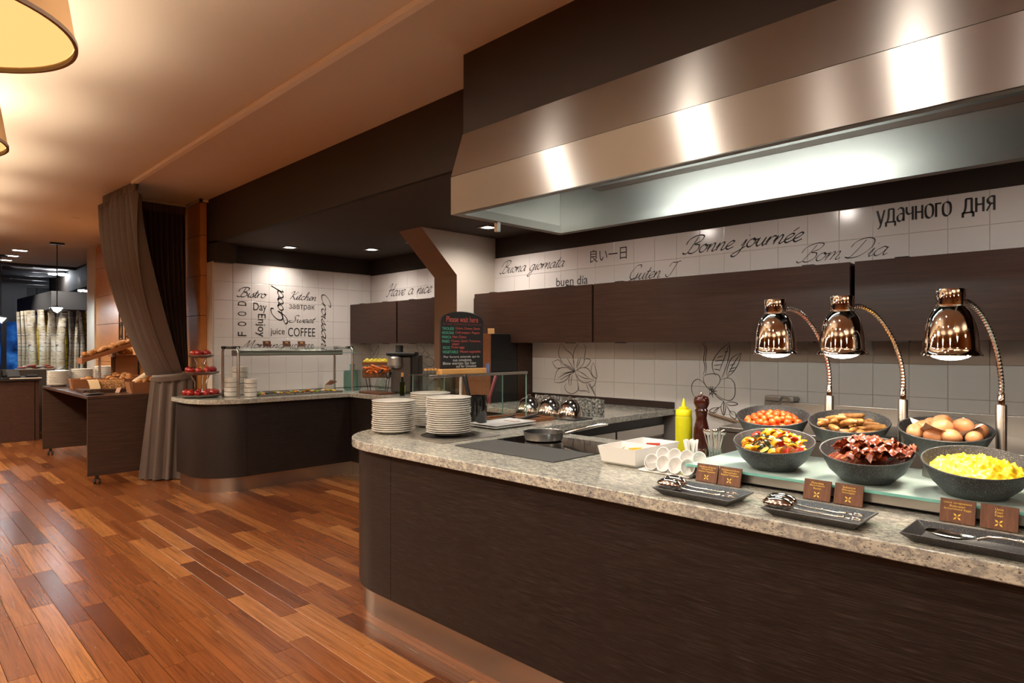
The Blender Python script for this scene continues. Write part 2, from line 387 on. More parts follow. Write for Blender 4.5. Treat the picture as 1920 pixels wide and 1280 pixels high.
for k in range(10):
    x = [2.6475] [0] if k == 0 else 2.85 + .2*(k-1)
    for j in range(7):
        a, b = jit(); z = 2.204 - .2*j
        if k == 9: inst('tile', TM14, (4.41+.004, YW, z), (R(90)+a, b, 0), wall_l, scale=(.92,1,1))
        else: inst('tile', TM, (x, YW, z), (R(90)+a, b, 0), wall_l)
tb = MB().box(XS-.012, XS, YW-.012, 7.18, 0, 2.31); tb.box(XS-.012, XW-.01, YW-.011, YW, 2.304, 2.312)
struct(tb.build('trim_2', M['cream']), 'cream edge trim around the lettered tile wall')

# slanted pier between the two kitchen niches
pr = MB(); prof = [(XW, 0), (3.978, 0), (3.978, 2.098), (3.55, ZLOW), (XW, ZLOW)]
n = len(prof); y0, y1 = 4.73, 5.08
pr.add([(x, y0, z) for x, z in prof] + [(x, y1, z) for x, z in prof], [list(range(n)), list(range(n, 2*n))[::-1]] + [((i+1) % n, i, n+i, n+(i+1) % n) for i in range(n)])
pier = MB(); pier.v = pr.v; pier.f = pr.f; pier.m = [0,0] + [0 if i not in (1,2) else 1 for i in range(n)]
struct(pier.build('wall_pier', [M['cream'], M['taupe']], recalc=True))

# orange veneer wall running away on the left, with a pilaster end
ow = MB().box(XO+.012, XO+.25, 7.19, 11.7, 0, ZCEIL); wall_o = struct(ow.build('wall_veneer', M['subfloor']))
zs = [0, .62, 1.18, 1.74, 2.17, 2.60, ZCEIL-.035]
for i in range(len(zs)-1):
    for (a, b) in ((7.18, 8.6), (8.6, 10.1), (10.1, 11.70)):
        MB().box(XO, XO+.011, a+.002, b-.002, zs[i]+.003, zs[i+1]-.003).build('veneer_panel', M['veneer'], wall_o, bevel=.0015, seg=1)
    MB().box(XO+.001, XS-.014, 7.168, 7.18, zs[i]+.003, zs[i+1]-.003).build('veneer_panel', M['veneer'], wall_o, bevel=.0015, seg=1)
tt = MB().box(XO-.01, XO+.02, 7.16, 11.75, ZCEIL-.03, ZCEIL); tt.box(XO-.01, XS, 7.16, 7.19, ZCEIL-.03, ZCEIL)
struct(tt.build('trim_3', M['cream']), 'cream cornice strip above the veneer wall')
struct(bx('wall_jamb', M['cream'], XO-.02, XO+.3, 11.70, 12.2, 0, ZCEIL))

# rooms behind and beside the camera (seen only mirrored in the chrome)
struct(bx('wall_rear', M['veneer'], -7, 8, -6.2, -6, 0, 3.2)); struct(bx('wall_side', M['veneer'], -7.2, -7, -6, 26, 0, 3.2))
struct(bx('wall_kitchen_end', M['darkpaint'], 2.9, 4.6, -3.1, -3, 0, 3.0))

# ---------------- far restaurant zone seen past the veneer wall
struct(bx('ceiling_far', M['darkceil'], -7, 9, 13.6, 26, 3.25, 3.4))
struct(bx('wall_far', M['blackmetal'], -7, 9, 21.0, 21.2, 0, 3.3))
struct(bx('wall_far_side', M['darkpaint'], 2.87, 2.95, 12.2, 18.0, 2.55, 3.3))
M['fardark'] = mat('far_beam', (.045,.040,.042), .35)
for i, y in enumerate((15.2, 16.2, 17.2, 18.3, 19.5, 20.6)):
    bm_ = MB().box(-7, 8, y, y+.16, 2.93, 3.25).build('ceiling_beam', M['fardark'])
    tag(bm_, ['nearest', 'second', 'third', 'fourth', 'fifth', 'furthest'][i] + ' dark ceiling beam across the far restaurant', 'beam', 'dark beams of the far ceiling')
fs = MB(); p0 = onY(32, 600, 17.3); p1 = onY(96, 586, 14.2)
fs.prism([(p0.x, 17.3), (p1.x, 14.2), (4.5, 14.2), (4.5, 17.3)], 2.09, 2.42)
tag(fs.build('bulkhead', mat('far_grey', (.045,.043,.045), .6)), 'grey bulkhead hanging above the birch trunks', 'bulkhead')
# ================================================================ HOOD, CABINETS, COUNTERS
# extraction hood
HX0, HXT, HXB, HZ0, HZ1, HZ2, HY0, HY1 = 2.168, 2.25, 3.046, 2.109, 2.307, 2.552, .17, 2.62
hood = thing('extraction_hood', 'large brushed steel extraction hood above the front counter', 'hood', (2.6, 1.4, 2.109))
def HB(): return MB()
off = Matrix.Translation((-2.6, -1.4, -2.109))
def hb(b, name, m, **kw): b.v = [tuple(off @ Vector(p)) for p in b.v]; return b.build(name, m, hood, **kw)
t = .004
def sheet(p, q, y0, y1, th): # sheet between profile points p,q (x,z) extruded in y
    d = Vector((q[0]-p[0], q[1]-p[1])).normalized(); nx, nz = -d.y*th, d.x*th
    b = MB(); P = [(p[0],p[1]),(q[0],q[1]),(q[0]-nx,q[1]-nz),(p[0]-nx,p[1]-nz)]
    b.add([(x,y0,z) for x,z in P]+[(x,y1,z) for x,z in P], [(0,1,2,3),(7,6,5,4),(0,4,5,1),(1,5,6,2),(2,6,7,3),(3,7,4,0)]); return b
ym = .98
for (a, b_) in ((HY0, ym-.0008), (ym+.0008, HY1)):
    pass
hb(sheet((HX0,HZ0),(HX0,HZ1),HY0,HY1,-.006), 'front_band', M['steel_h'])
hb(sheet((HX0,HZ1+.0005),(HXT,HZ2),HY0,HY1,-.006), 'sloped_panel', M['steel_h'])
for y in (HY0, HY1-.006):
    e_ = MB()
    P = [(HX0+.007,HZ0),(HXB-.007,HZ0),(HXB-.007,HZ2),(HXT+.005,HZ2),(HX0+.007,HZ1)]
    e_.add([(x,y,z) for x,z in P]+[(x,y+.006,z) for x,z in P], [list(range(5)),list(range(5,10))[::-1]]+[(i,(i+1)%5,5+(i+1)%5,5+i) for i in range(5)])
    hb(e_, 'end_panel', M['steel'])
hb(MB().box(HXB-.006,HXB,HY0,HY1,HZ0,HZ2), 'back_panel', M['steel_d'])
hb(MB().box(HXT,HXB,HY0,HY1,HZ2-.01,HZ2), 'top_panel', M['steel_d'])
rim = MB(); rim.box(HX0+.007,HX0+.04,HY0+.01,HY1-.01,HZ0,HZ0+.004); rim.box(HXB-.05,HXB-.007,HY0+.01,HY1-.01,HZ0,HZ0+.005); rim.box(HXB-.052,HXB-.048,HY0+.03,HY1-.05,HZ0,HZ0+.045)
rim.box(HX0+.04,HXB-.05,HY1-.05,HY1-.007,HZ0,HZ0+.005); rim.box(HX0+.04,HXB-.05,HY1-.052,HY1-.048,HZ0,HZ0+.045); rim.box(HX0+.04,HXB-.05,HY0+.007,HY0+.05,HZ0,HZ0+.005)
hb(rim, 'drip_rim', M['steel_d'])
hb(MB().box(HXB-.10,HXB-.012,HY0+.08,HY1-.32,HZ0+.22,HZ0+.40), 'filter_box', M['steel_d'])
tube_m = emit('fluorescent_tube', (.80,.93,.90), 100)
for (a, b_) in ((.95, 1.55), (1.62, 2.2)):
    tb_ = MB().tube([(HX0+.14, a, HZ0+.20), (HX0+.14, b_, HZ0+.20)], .014, 10); hb(tb_, 'fluorescent_tube', tube_m)
hb(MB().box(HX0+.08,HX0+.20,.9,2.25,HZ0+.235,HZ0+.255), 'tube_holder', M['steel_d'])
hb(MB().box(2.46,2.484,2.575,2.60,HZ0-.055,HZ0-.0005), 'clip', M['steel'])

# recessed downlights in the dark niche ceiling; the hidden ones are added, unseen
dl_m = emit('downlight_lens', (1,.97,.92), 18)
for i, (x, y, lab) in enumerate(((3.253, 6.73, 'square recessed downlight above the lettered tile wall'), (3.981, 6.223, 'square recessed downlight beside the slanted pier'), (3.99, 4.30, 'square recessed downlight just below the left corner of the hood'), (4.05, 5.5, 'recessed downlight hidden behind the slanted pier'), (3.5, 2.9, 'recessed downlight hidden behind the left end of the hood'), (3.5, 1.7, 'recessed downlight hidden behind the middle of the hood'), (3.5, .4, 'recessed downlight hidden behind the right end of the hood'))):
    d_ = thing('downlight', lab, 'downlight', (x, y, ZLOW), 0, 'recessed downlights in the dark niche')
    f_ = MB(); f_.box(-.075,.075,-.075,-.05,-.008,0); f_.box(-.075,.075,.05,.075,-.008,0); f_.box(-.075,-.05,-.05,.05,-.008,0); f_.box(.05,.075,-.05,.05,-.008,0); f_.build('frame', M['steel_d'], d_)
    MB().lathe([(.0001,-.007),(.045,-.007),(.045,-.002),(.0001,-.002)], 20).build('lens', dl_m, d_)

# wall cabinets: one long run right of the pier, one run left of it
CXF = 4.18; CZ0, CZ1 = 1.443, 1.923
doors = [(3.25, 4.705, 'dark brown wall cupboard flap right beside the slanted pier'), (1.285, 3.235, 'long dark brown wall cupboard flap between the two dark gaps'), (-.7, 1.262, 'dark brown wall cupboard flap behind the rightmost heat lamp'),
         (6.03, 7.02, 'dark wall cupboard flap in the corner by the lettered tiles'), (5.1, 6.01, 'dark wall cupboard flap left of the slanted pier')]
for (a, b_, lab) in doors:
    c_ = thing('wall_cabinet', lab, 'cupboard', (CXF, (a+b_)/2, CZ0), 0, 'dark wall cupboards')
    h = (b_-a)/2
    MB().box(.022, XW-CXF-.012, -h, h, .004, CZ1-CZ0-.004).build('carcass', M['cabinner'], c_)
    MB().box(0, .02, -h+.002, h-.002, 0, CZ1-CZ0).build('flap_door', M['cab'], c_, bevel=.0015, seg=1)
    for yy in (-h+.25, h-.25):
        MB().box(-.002, .06, yy-.035, yy+.035, -.006, -.0005).build('hinge', M['blackmetal'], c_); MB().box(.0, .06, yy-.035, yy+.035, CZ1-CZ0+.0005, CZ1-CZ0+.006).build('hinge', M['blackmetal'], c_)

# ---- front counter (rounded corner, dark panels on a steel plinth) and its granite worktop
def fx(y): return 1.79 + (2.8 - y)*.016
def counter_path(off, yend=-1.2, xend=XW-.012, c=(2.28, 2.856), r=.49, step=14):
    p = [(fx(yend)+off, yend), (fx(2.69)+off, 2.69)]
    for k in range(step+1):
        a = R(180 - 90*k/step); p.append((c[0] + (r-off)*math.cos(a), c[1] + (r-off)*math.sin(a)))
    p.append((xend, c[1]+r-off)); return p
ctr = thing('buffet_counter', 'dark wood front counter with rounded corner and steel plinth', 'counter', (1.9, 1.5, 0))
def cb(b, name, m, par=ctr, o0=(-1.9,-1.5,0), **kw): b.v = [(p[0]+o0[0], p[1]+o0[1], p[2]+o0[2]) for p in b.v]; return b.build(name, m, par, **kw)
pp = counter_path(.04)
cb(MB().strip(pp[:2], .14, .869, .02), 'front_panel', M['wenge_y'])
cb(MB().strip([(pp[1][0], pp[1][1]+.003)] + pp[2:-1], .14, .869, .02), 'curved_panel', M['wenge_y'], smooth=40)
cb(MB().strip([(pp[-2][0]+.003, pp[-2][1]), (3.70, pp[-1][1])], .14, .869, .02), 'return_panel', M['wenge_x'])
cb(MB().strip(counter_path(.062, xend=3.73), 0, .138, .012), 'plinth', M['plinth'], smooth=40)
cb(MB().box(2.74, 2.76, -1.2, 2.68, .08, .869), 'back_panel', M['steel_d'])
cb(MB().box(1.9, 2.74, -1.2, -1.18, .08, .869), 'end_panel', M['wenge_x'])
gp = counter_path(0)
gran = MB().prism(gp + [(XW-.012, 2.66), (2.80, 2.66), (2.80, -1.2)], .871, ZT)
wt = tag(gran.build('granite_worktop', M['granite'], bevel=.005, seg=3), 'speckled beige granite worktop on the front counter', 'worktop')
jn = MB().box(1.80, 2.80, 2.502, 2.5035, ZT-.0005, ZT+.0004); jn.build('joint', M['grout'], wt)
# fridge drawers under the return, kitchen side
fr = thing('undercounter_fridge', 'steel fridge drawers under the granite return counter', 'fridge', (3.7, 2.72, 0))
MB().box(-.62, .70, 0, .5, .08, .868).build('body', M['steel_d'], fr)
for k in range(2):
    x0 = -.58 + k*.64
    d_ = MB().box(x0, x0+.62, -.02, -.001, .12, .70).build('door', M['steel_d'], fr, bevel=.004); MB().box(x0, x0+.62, -.025, -.001, .725, .80).build('handle_rail', M['steel'], fr, bevel=.003)
MB().box(-.62, .70, -.004, -.001, .80, .868).build('shadow_gap', M['black'], fr)
MB().box(-.66, -.625, -.012, .3, .5, .86).build('control_panel', M['blackgloss'], fr)
us = tag(MB().box(XW-.03, XW-.010, 2.66, 4.19, ZT+.001, ZT+.055).build('upstand', M['cabinner'], bevel=.002), 'dark brown upstand strip along the tiled wall behind the steel domes', 'upstand')

# ---- L counter along the lettered wall and the back wall
c0 = (2.58, 6.65); r0 = .45; ZL = .90
def lp(off):
    q = [(2.13+off, YW-.02)]
    for k in range(15):
        a = R(180 + 90*k/14); q.append((c0[0] + (r0-off)*math.cos(a), c0[1] + (r0-off)*math.sin(a)))
    return q + [(3.68+off, 6.20+off), (3.68+off, 3.40)]
lc_ = thing('salad_counter', 'dark wood L-shaped counter with rounded end below the lettered tiles', 'counter', (2.9, 6.4, 0))
L0 = (-2.9, -6.4, 0); q = lp(.05)
def rev(p): return p[::-1]
def lstrip(p, z0, z1, th): return MB().strip(rev(p), z0, z1, th)
cb(lstrip([(2.18, YW-.02)] + q[1:16], .14, .853, .02), 'curved_panel', M['wenge_x'], lc_, L0, smooth=40)
cb(lstrip([(2.583, q[15][1]), (q[16][0]-.001, q[16][1])], .14, .853, .02), 'front_panel', M['wenge_x'], lc_, L0)
cb(lstrip([(q[16][0], q[16][1]-.003), q[17]], .14, .853, .02), 'side_panel', M['wenge_y'], lc_, L0)
qq = lp(.085); cb(lstrip(qq, 0, .138, .012), 'plinth', M['plinth'], lc_, L0, smooth=40)
g2 = MB().prism(lp(0)[:-1] + [(3.68, 3.352), (XW-.012, 3.352), (XW-.012, 4.728), (3.976, 4.728), (3.976, 5.082), (XW-.012, 5.082), (XW-.012, YW-.02)], .855, ZL)
tag(g2.build('granite_worktop', M['granite'], bevel=.005, seg=3), 'speckled granite worktop on the L-shaped counter below the lettered wall', 'worktop')

# steel cooking range at the back wall, right
rg_ = thing('cooking_range', 'low steel cooking range against the tiles behind the bowls', 'range', (4.1, .6, 0))
MB().box(-.36, .37, -2.2, 1.30, .10, .88).build('body', M['steel_d'], rg_, bevel=.004)
MB().box(.33, .375, -2.2, 1.32, .881, 1.03).build('upstand', M['steel'], rg_, bevel=.004)
MB().box(-.38, .33, -2.2, 1.30, .885, .915).build('top', M['steel'], rg_, bevel=.004)
for yy in (.9, .3, -.3): MB().lathe([(.0001,0),(.025,0),(.022,.03),(.0001,.03)], 16, Matrix.Translation((-.36, yy, .80)) @ Euler((0, R(-90), 0)).to_matrix().to_4x4()).build('knob', M['black'], rg_, smooth=40)
ff = MB(); ff.box(-.25, .25, .10, .50, .916, .93); ff.build('griddle', M['blackmetal'], rg_)
tp = thing('water_tap', 'dark steel wall tap above the range upstand', 'tap', (4.45, 1.80, 1.045))
MB().box(-.06, .025, -.10, .10, -.01, .025).build('body', M['steel_d'], tp, bevel=.006); MB().tube([(-.05,-.06,.01),(-.16,-.06,.02),(-.2,-.06,-.01)], .012, 8).build('spout', M['steel_d'], tp, smooth=40)
pi = tag(MB().tube([(4.465, 2.36, .905), (4.465, 2.14, .86), (4.465, 1.95, .82)], .012, 8).build('gas_pipe', M['taupe'], smooth=40), 'thin brown pipe sloping along the tiles behind the pepper mill', 'pipe')
# black appliance beside the pier
ap = thing('hot_cupboard', 'tall black appliance with wooden front beside the slanted pier', 'appliance', (4.1, 4.43, .90))
MB().box(-.165, .17, -.23, .25, 0, .625).build('body', M['black'], ap, bevel=.004); MB().box(-.183, -.166, -.23, .25, 0, .625).build('wooden_front', M['crate'], ap, bevel=.003)
MB().box(-.16, .165, -.2335, -.2305, .39, .396).build('seam', M['blackgloss'], ap)
tag(MB().box(4.275, 4.478, 4.2, 4.71, .901, 1.438).build('side_board', M['cab']), 'dark brown board between the black appliance and the tiles', 'board')
# ================================================================ THINGS ON THE FRONT COUNTER
G = ZT + .0005
# hob and mat
hb_ = thing('induction_hob', 'black glass induction hob set in the granite', 'hob', (2.49, 2.128, G))
MB().box(-.158, .158, -.326, .326, 0, .004).build('glass_plate', M['hob'], hb_, bevel=.001, seg=1)
tag(MB().box(2.05, 2.330, 1.80, 2.454, G, G+.005).build('counter_mat', M['mat'], bevel=.0015, seg=1), 'dark grey rubber mat in front of the hob', 'mat')
# frying pan
pan = thing('frying_pan', 'small steel frying pan with a black inside on the hob', 'pan', (2.49, 2.255, G+.0045))
MB().lathe([(.0001,0),(.088,0),(.098,.006),(.108,.044),(.1105,.047),(.1075,.047),(.096,.010),(.0001,.007)], 40).build('pan_body', mat('pan_steel', (.90,.87,.82), .24, .85), pan, smooth=35)
MB().lathe([(.0001,.0075),(.0955,.0105),(.1068,.0455),(.105,.0455),(.094,.0115),(.0001,.0085)], 40).build('coating', M['black'], pan, smooth=35)
hd = Vector((.62, -.78, 0)).normalized()
pth = [tuple(hd*(.105)+Vector((0,0,.034))), tuple(hd*.13+Vector((0,0,.042))), tuple(hd*.2+Vector((0,0,.062))), tuple(hd*.28+Vector((0,0,.080))), tuple(hd*.335+Vector((0,0,.088)))]
MB().tube(pth, [.008,.010,.010,.009,.006], 10).build('handle', M['silver'], pan, smooth=50)
for s_ in (-1, 1): MB().ball(tuple(hd*.104 + Vector((hd.y, -hd.x, 0))*.012*s_ + Vector((0,0,.034))), .004, 8, 6).build('rivet', M['steel'], pan, smooth=60)

# plates: three stacks
plate_me = MB().lathe([(.0001,.003),(.068,.003),(.070,0),(.074,0),(.078,.004),(.120,.0165),(.1252,.019),(.1252,.0215),(.1225,.0222),(.080,.0085),(.0001,.006)], 40).mesh('plate', M['china'], 35)
def stack(cx, cy, z, n, dz, where, group, r=1.0, jit=.0035, seed=1):
    q = random.Random(seed)
    for k in range(n):
        o = inst('dinner_plate', plate_me, (cx + q.uniform(-jit, jit), cy + q.uniform(-jit, jit), z + k*dz), (0, 0, q.uniform(0, 6)), scale=(r, r, 1))
        tag(o, ORD(n-1-k) + ' plate from the top ' + where if k < n-1 else 'topmost plate ' + where, 'plate', group)
stack(2.126, 3.094, G, 15, .0118, 'of the left stack near the rounded counter end', 'plates in the left stack', seed=4)
stack(2.269, 2.770, G+.006, 17, .0118, 'of the right stack standing in the steel plate frame', 'plates in the right stack', seed=6)
stack(2.455, 3.18, G, 16, .0125, 'of the back stack beside the glass guard', 'plates in the back stack', seed=8)
pf = thing('plate_dispenser', 'square steel plate dispenser frame with a round hole', 'dispenser', (2.255, 2.755, G))
fm = MB(); A = .205; seg = 40; ri = .152
vs = []; fs = []
for k in range(seg):
    a = 2*math.pi*k/seg; c, s = math.cos(a), math.sin(a); q = A/max(abs(c), abs(s))
    vs += [(ri*c, ri*s, .006), (q*c, q*s, .006), (q*c, q*s, 0), (ri*c, ri*s, 0)]
for k in range(seg):
    l = (k+1) % seg
    for j in range(4): fs.append((4*k+j, 4*k+(j+1) % 4, 4*l+(j+1) % 4, 4*l+j))
fm.add(vs, fs); fm.build('frame', M['steel'], pf, bevel=.0015, seg=1)
MB().lathe([(.0001,.0005),(.151,.0005),(.151,.0015),(.0001,.0015)], 40).build('well', M['black'], pf)

# utensil pot with two handles
up = thing('utensil_pot', 'tall glossy black utensil pot beside the plates', 'pot', (2.685, 2.985, G))
MB().lathe([(.0001,0),(.050,0),(.054,.01),(.056,.185),(.052,.188),(.049,.185),(.047,.01),(.0001,.008)], 28).build('pot_body', M['blackgloss'], up, smooth=40)
def utensil(p0, p1, m, label, r):
    t_ = thing('utensil', label, 'utensil', tuple(p0)); d = Vector(p1) - Vector(p0)
    MB().tube([(0,0,0), tuple(d*.45)], .005, 8).build('shaft', M['steel'], t_, smooth=50)
    MB().tube([tuple(d*.42), tuple(d*.5), tuple(d*.75), tuple(d*.97), tuple(d)], [r*.8, r, r*1.05, r*1.3, r*.9], 10).build('grip', m, t_, smooth=50)
M['maroon'] = mat('maroon_plastic', (.16,.022,.035), .35)
utensil((2.670, 3.0, G+.012), (2.60, 3.02, G+.318), M['black'], 'black handled utensil standing in the black pot', .012)
utensil((2.70, 2.965, G+.012), (2.785, 2.93, G+.312), M['maroon'], 'maroon handled utensil leaning in the black pot', .009)
# white platters
pl = MB(); 
def platter(name, lab, z, rz):
    o = thing(name, lab, 'platter', (2.765, 2.845, z), rz, 'white platters')
    q = MB(); a, b = .178, .118
    for (s0, z0), (s1, z1) in (((.80, 0), (1.0, .014)),):
        ring = lambda s, z: [(-a*s,-b*s,z),(a*s,-b*s,z),(a*s,b*s,z),(-a*s,b*s,z)]
        V = ring(.80,0)+ring(1.0,.013)+ring(1.0,.016)+ring(.82,.005)
        q.add(V, [(3,2,1,0)] + [(i, (i+1)%4, 4+(i+1)%4, 4+i) for i in range(4)] + [(4+i,4+(i+1)%4,8+(i+1)%4,8+i) for i in range(4)] + [(8+i,8+(i+1)%4,12+(i+1)%4,12+i) for i in range(4)] + [(12,13,14,15)])
    q.build('dish', M['white'], o, bevel=.003)
platter('serving_platter', 'lower white rectangular platter beside the black pot', G, 0)
platter('serving_platter', 'upper white rectangular platter beside the black pot', G+.0135, R(1.5))
# wooden tray with tongs
wt_ = thing('wooden_tray', 'orange wooden tray holding two black tongs', 'tray', (3.06, 3.01, G))
q = MB(); q.box(-.19,.19,-.17,.17,0,.006); q.build('base', M['crate'], wt_)
for (a, b, c, d) in ((-.19,.19,-.17,-.158), (-.19,.19,.158,.17), (-.19,-.178,-.158,.158), (.178,.19,-.158,.158)): MB().box(a,b,c,d,.0062,.02).build('side', M['crate'], wt_, bevel=.001, seg=1)
for i, (x, y) in enumerate(((2.95, 3.03), (3.12, 2.97))):
    t_ = thing('tongs', ['black tongs on the left of the orange tray', 'black tongs on the right of the orange tray'][i], 'tongs', (x, y, G+.008), R(-18), 'black tongs in the tray')
    MB().box(-.085, .085, -.012, .012, .008, .016, Euler((0, R(-11), 0)).to_matrix().to_4x4()).build('arm', M['black'], t_, bevel=.003); MB().box(-.085, .085, -.012, .012, .0, .008, Euler((0, R(-6), 0)).to_matrix().to_4x4()).build('arm', M['black'], t_, bevel=.003)
    MB().box(-.08, .08, -.0015, .0015, .019, .0215, Euler((0, R(-11), 0)).to_matrix().to_4x4()).build('rib', M['steel'], t_)

# glass guard with frame, chalkboard on top
gg = thing('glass_guard', 'box-shaped glass guard with steel rail on the granite return', 'guard', (2.85, 3.2, G))
gz = 1.228 - G
MB().box(-.225, .368, .108, .114, .001, gz).build('rear_pane', M['glass'], gg); 
MB().box(.369, .375, -.115, .115, .001, gz).build('side_pane', M['glass'], gg); MB().box(-.232, -.226, -.115, .107, .001, gz).build('side_pane', M['glass'], gg)
MB().box(-.477, .376, -.12, .12, gz+.001, gz+.007).build('top_pane', M['glass'], gg)
MB().box(-.48, .378, -.128, -.116, gz-.008, gz+.010).build('front_rail', M['steel'], gg, bevel=.002)
for (x, y) in ((.369, .116), (.369, -.121)): MB().box(x, x+.006, y, y+.006, 0, gz-.001).build('edge', M['glassedge'], gg)
MB().box(-.236, -.224, -.128, -.116, 0, gz-.009).build('post', M['cream'], gg)
cbd = thing('chalkboard', 'arched black chalkboard menu on a pine foot', 'sign', (2.645, 3.095, 1.237), R(-4))
pts = [(-.165, .03), (.165, .03), (.165, .335)] + [(.165*math.cos(R(a)), .335 + .055*math.sin(R(a))) for a in range(10, 171, 10)] + [(-.165, .335)]
q = MB(); nn = len(pts); q.add([(x, -.006, z) for x, z in pts] + [(x, .006, z) for x, z in pts], [list(range(nn)), list(range(nn, 2*nn))[::-1]] + [((i+1)%nn, i, nn+i, nn+(i+1)%nn) for i in range(nn)])
board_o = q.build('board', M['chalk'], cbd)
q = MB().box(-.178, .178, -.032, .032, 0, .035).build('foot', M['pine'], cbd, bevel=.006, seg=3)
fo = MB()
for i in range(nn):
    a, b = pts[i], pts[(i+1)%nn]
    if a[1] < .04 and b[1] < .04: continue
    fo.tube([(a[0], 0, a[1]), (b[0], 0, b[1])], .0062, 6)
fo.build('frame', M['cabinner'], cbd)
tag(MB().box(2.855, 2.862, 3.07, 3.10, 1.237, 1.30).build('wooden_card', mat('blue_sleeve', (.12,.16,.35), .4)), 'small blue sleeve standing beside the chalkboard', 'card')
for k in range(4):
    j_ = thing('spice_jar', ['leftmost', 'second from left', 'third from left', 'rightmost'][k] + ' of the tiny corked jars left of the chalkboard', 'jar', (2.385 + .026*k, 3.13 - .0*k, 1.2362), 0, 'tiny corked jars')
    MB().lathe([(.0001,0),(.011,0),(.012,.004),(.012,.024),(.009,.029)], 12).build('jar_body', M['glass'], j_, smooth=40); MB().lathe([(.0001,.028),(.0095,.028),(.0105,.04),(.0001,.04)], 12).build('cork', M['pine'], j_)

# steel domes on a dark slab
tag(MB().box(3.275, 3.47, 2.69, 3.29, G, G+.008).build('slab', M['slate'], bevel=.002), 'dark slate slab under the three steel domes', 'slab')
for i, (x, y, r, lab) in enumerate(((3.36, 3.188, .094, 'steel dome cover on the left, seen through the glass'), (3.37, 2.995, .094, 'tall middle steel dome cover on the slab'), (3.375, 2.81, .088, 'smallest right steel dome cover on the slab'))):
    d_ = thing('dome_cover', lab, 'cover', (x, y, G+.0085), 0, 'steel dome covers')
    MB().lathe([(r,0),(r*1.01,.006),(r*.985,.03),(r*.9,.06),(r*.74,.09),(r*.5,.112),(r*.22,.122),(.0001,.124)], 36).build('dome', M['silver'], d_, smooth=50)
    MB().tube([(-.02,0,.121),(-.012,0,.137),(.012,0,.137),(.02,0,.121)], .005, 8).build('knob', M['silver'], d_, smooth=50)
# textured glass block row behind the domes
M['crushed'] = mat('crushed_glass', (.40,.40,.38), .18, .55); n_ = N(M['crushed']); v_ = n_.coord((1,1,1)); s_ = n_.noise(v_, 60, 3, .7); n_.color(n_.ramp(s_, [(.35,(.05,.05,.05)),(.5,(.30,.30,.28)),(.65,(.8,.8,.77))])); n_.bump(s_, 1.0, .02)
q = random.Random(2)
def crush(u, v): return (u*.02*0 + q.uniform(-.004,.004), (u-.5)*.62, .001 + v*.125 + (q.uniform(-.004,.004) if v > .5 else 0))
cr = MB().grid(crush, 40, 9); cr.v += []
cg = thing('glass_block', 'row of rough crushed glass leaning behind the steel domes', 'glass', (3.62, 3.03, G), 0)
MB().box(-.02, .02, -.31, .31, 0, .118).build('core', M['crushed'], cg); cr.build('rough_face', M['crushed'], cg, loc=(-.026,0,0), smooth=25)

# white divided dish with sachets
dd = thing('divided_dish', 'white two-part porcelain dish holding sachets', 'dish', (2.34, 1.563, G))
q = MB(); a, b, h = .172, .094, .078
def ring(s, z, c=.02):
    x, y = a*s, b*s; return [(-x,-y,z),(x,-y,z),(x,y,z),(-x,y,z)]
V = ring(.80,0)+ring(.90,.012)+ring(1.0,h)
q.add(V, [(3,2,1,0)] + [(i,(i+1)%4,4+(i+1)%4,4+i) for i in range(4)] + [(4+i,4+(i+1)%4,8+(i+1)%4,8+i) for i in range(4)])
o0 = 0
for (x0, x1) in ((-a+.006, -.003), (.003, a-.006)):
    m_, w_ = (x0+x1)/2, (x1-x0)/2
    V = [(m_-w_,-b+.006,h),(m_+w_,-b+.006,h),(m_+w_,b-.006,h),(m_-w_,b-.006,h),(m_-w_*.85,-b*.85,.014),(m_+w_*.85,-b*.85,.014),(m_+w_*.85,b*.85,.014),(m_-w_*.85,b*.85,.014)]
    q.add(V, [(1,0,4,5),(2,1,5,6),(3,2,6,7),(0,3,7,4),(4,7,6,5)])
# rim
xs = [-a, -a+.006, -.003, .003, a-.006, a]; ys = [-b, -b+.006, b-.006, b]
V = [(x, y, h) for x in xs for y in ys]; F_ = []
for i in range(5):
    for j in range(3):
        if j == 1 and i in (1, 3): continue
        F_.append((i*4+j, (i+1)*4+j, (i+1)*4+j+1, i*4+j+1))
q.add(V, F_); q.build('dish', M['white'], dd, bevel=.0022, seg=2, recalc=True)
M['yel'] = mat('yellow_sachet', (.85,.42,.02), .4); M['red'] = mat('red_sachet', (.75,.06,.03), .4)
def sachet(name, x, y, z, rot, m, lab, grp): o = MB().box(-.03,.03,-.0012,.0012,-.02,.02).build(name, m, loc=(x,y,z), rot=rot); tag(o, lab, 'sachet', grp)
sachet('sachet', 2.24, 1.585, G+.052, (R(30),0,R(25)), M['yel'], 'left yellow sachet poking out of the white dish', 'yellow sachets'); sachet('sachet', 2.275, 1.535, G+.050, (R(-25),0,R(-30)), M['yel'], 'right yellow sachet poking out of the white dish', 'yellow sachets')
sachet('sachet', 2.42, 1.545, G+.058, (R(35),0,R(-50)), M['red'], 'red sachet in the rear half of the white dish', 'red sachets')
tag(MB().box(2.155,2.52,1.462,1.665,G-.0003,G).build('paper_liner', M['slate']), 'thin dark liner under the white divided dish', 'liner') if False else None

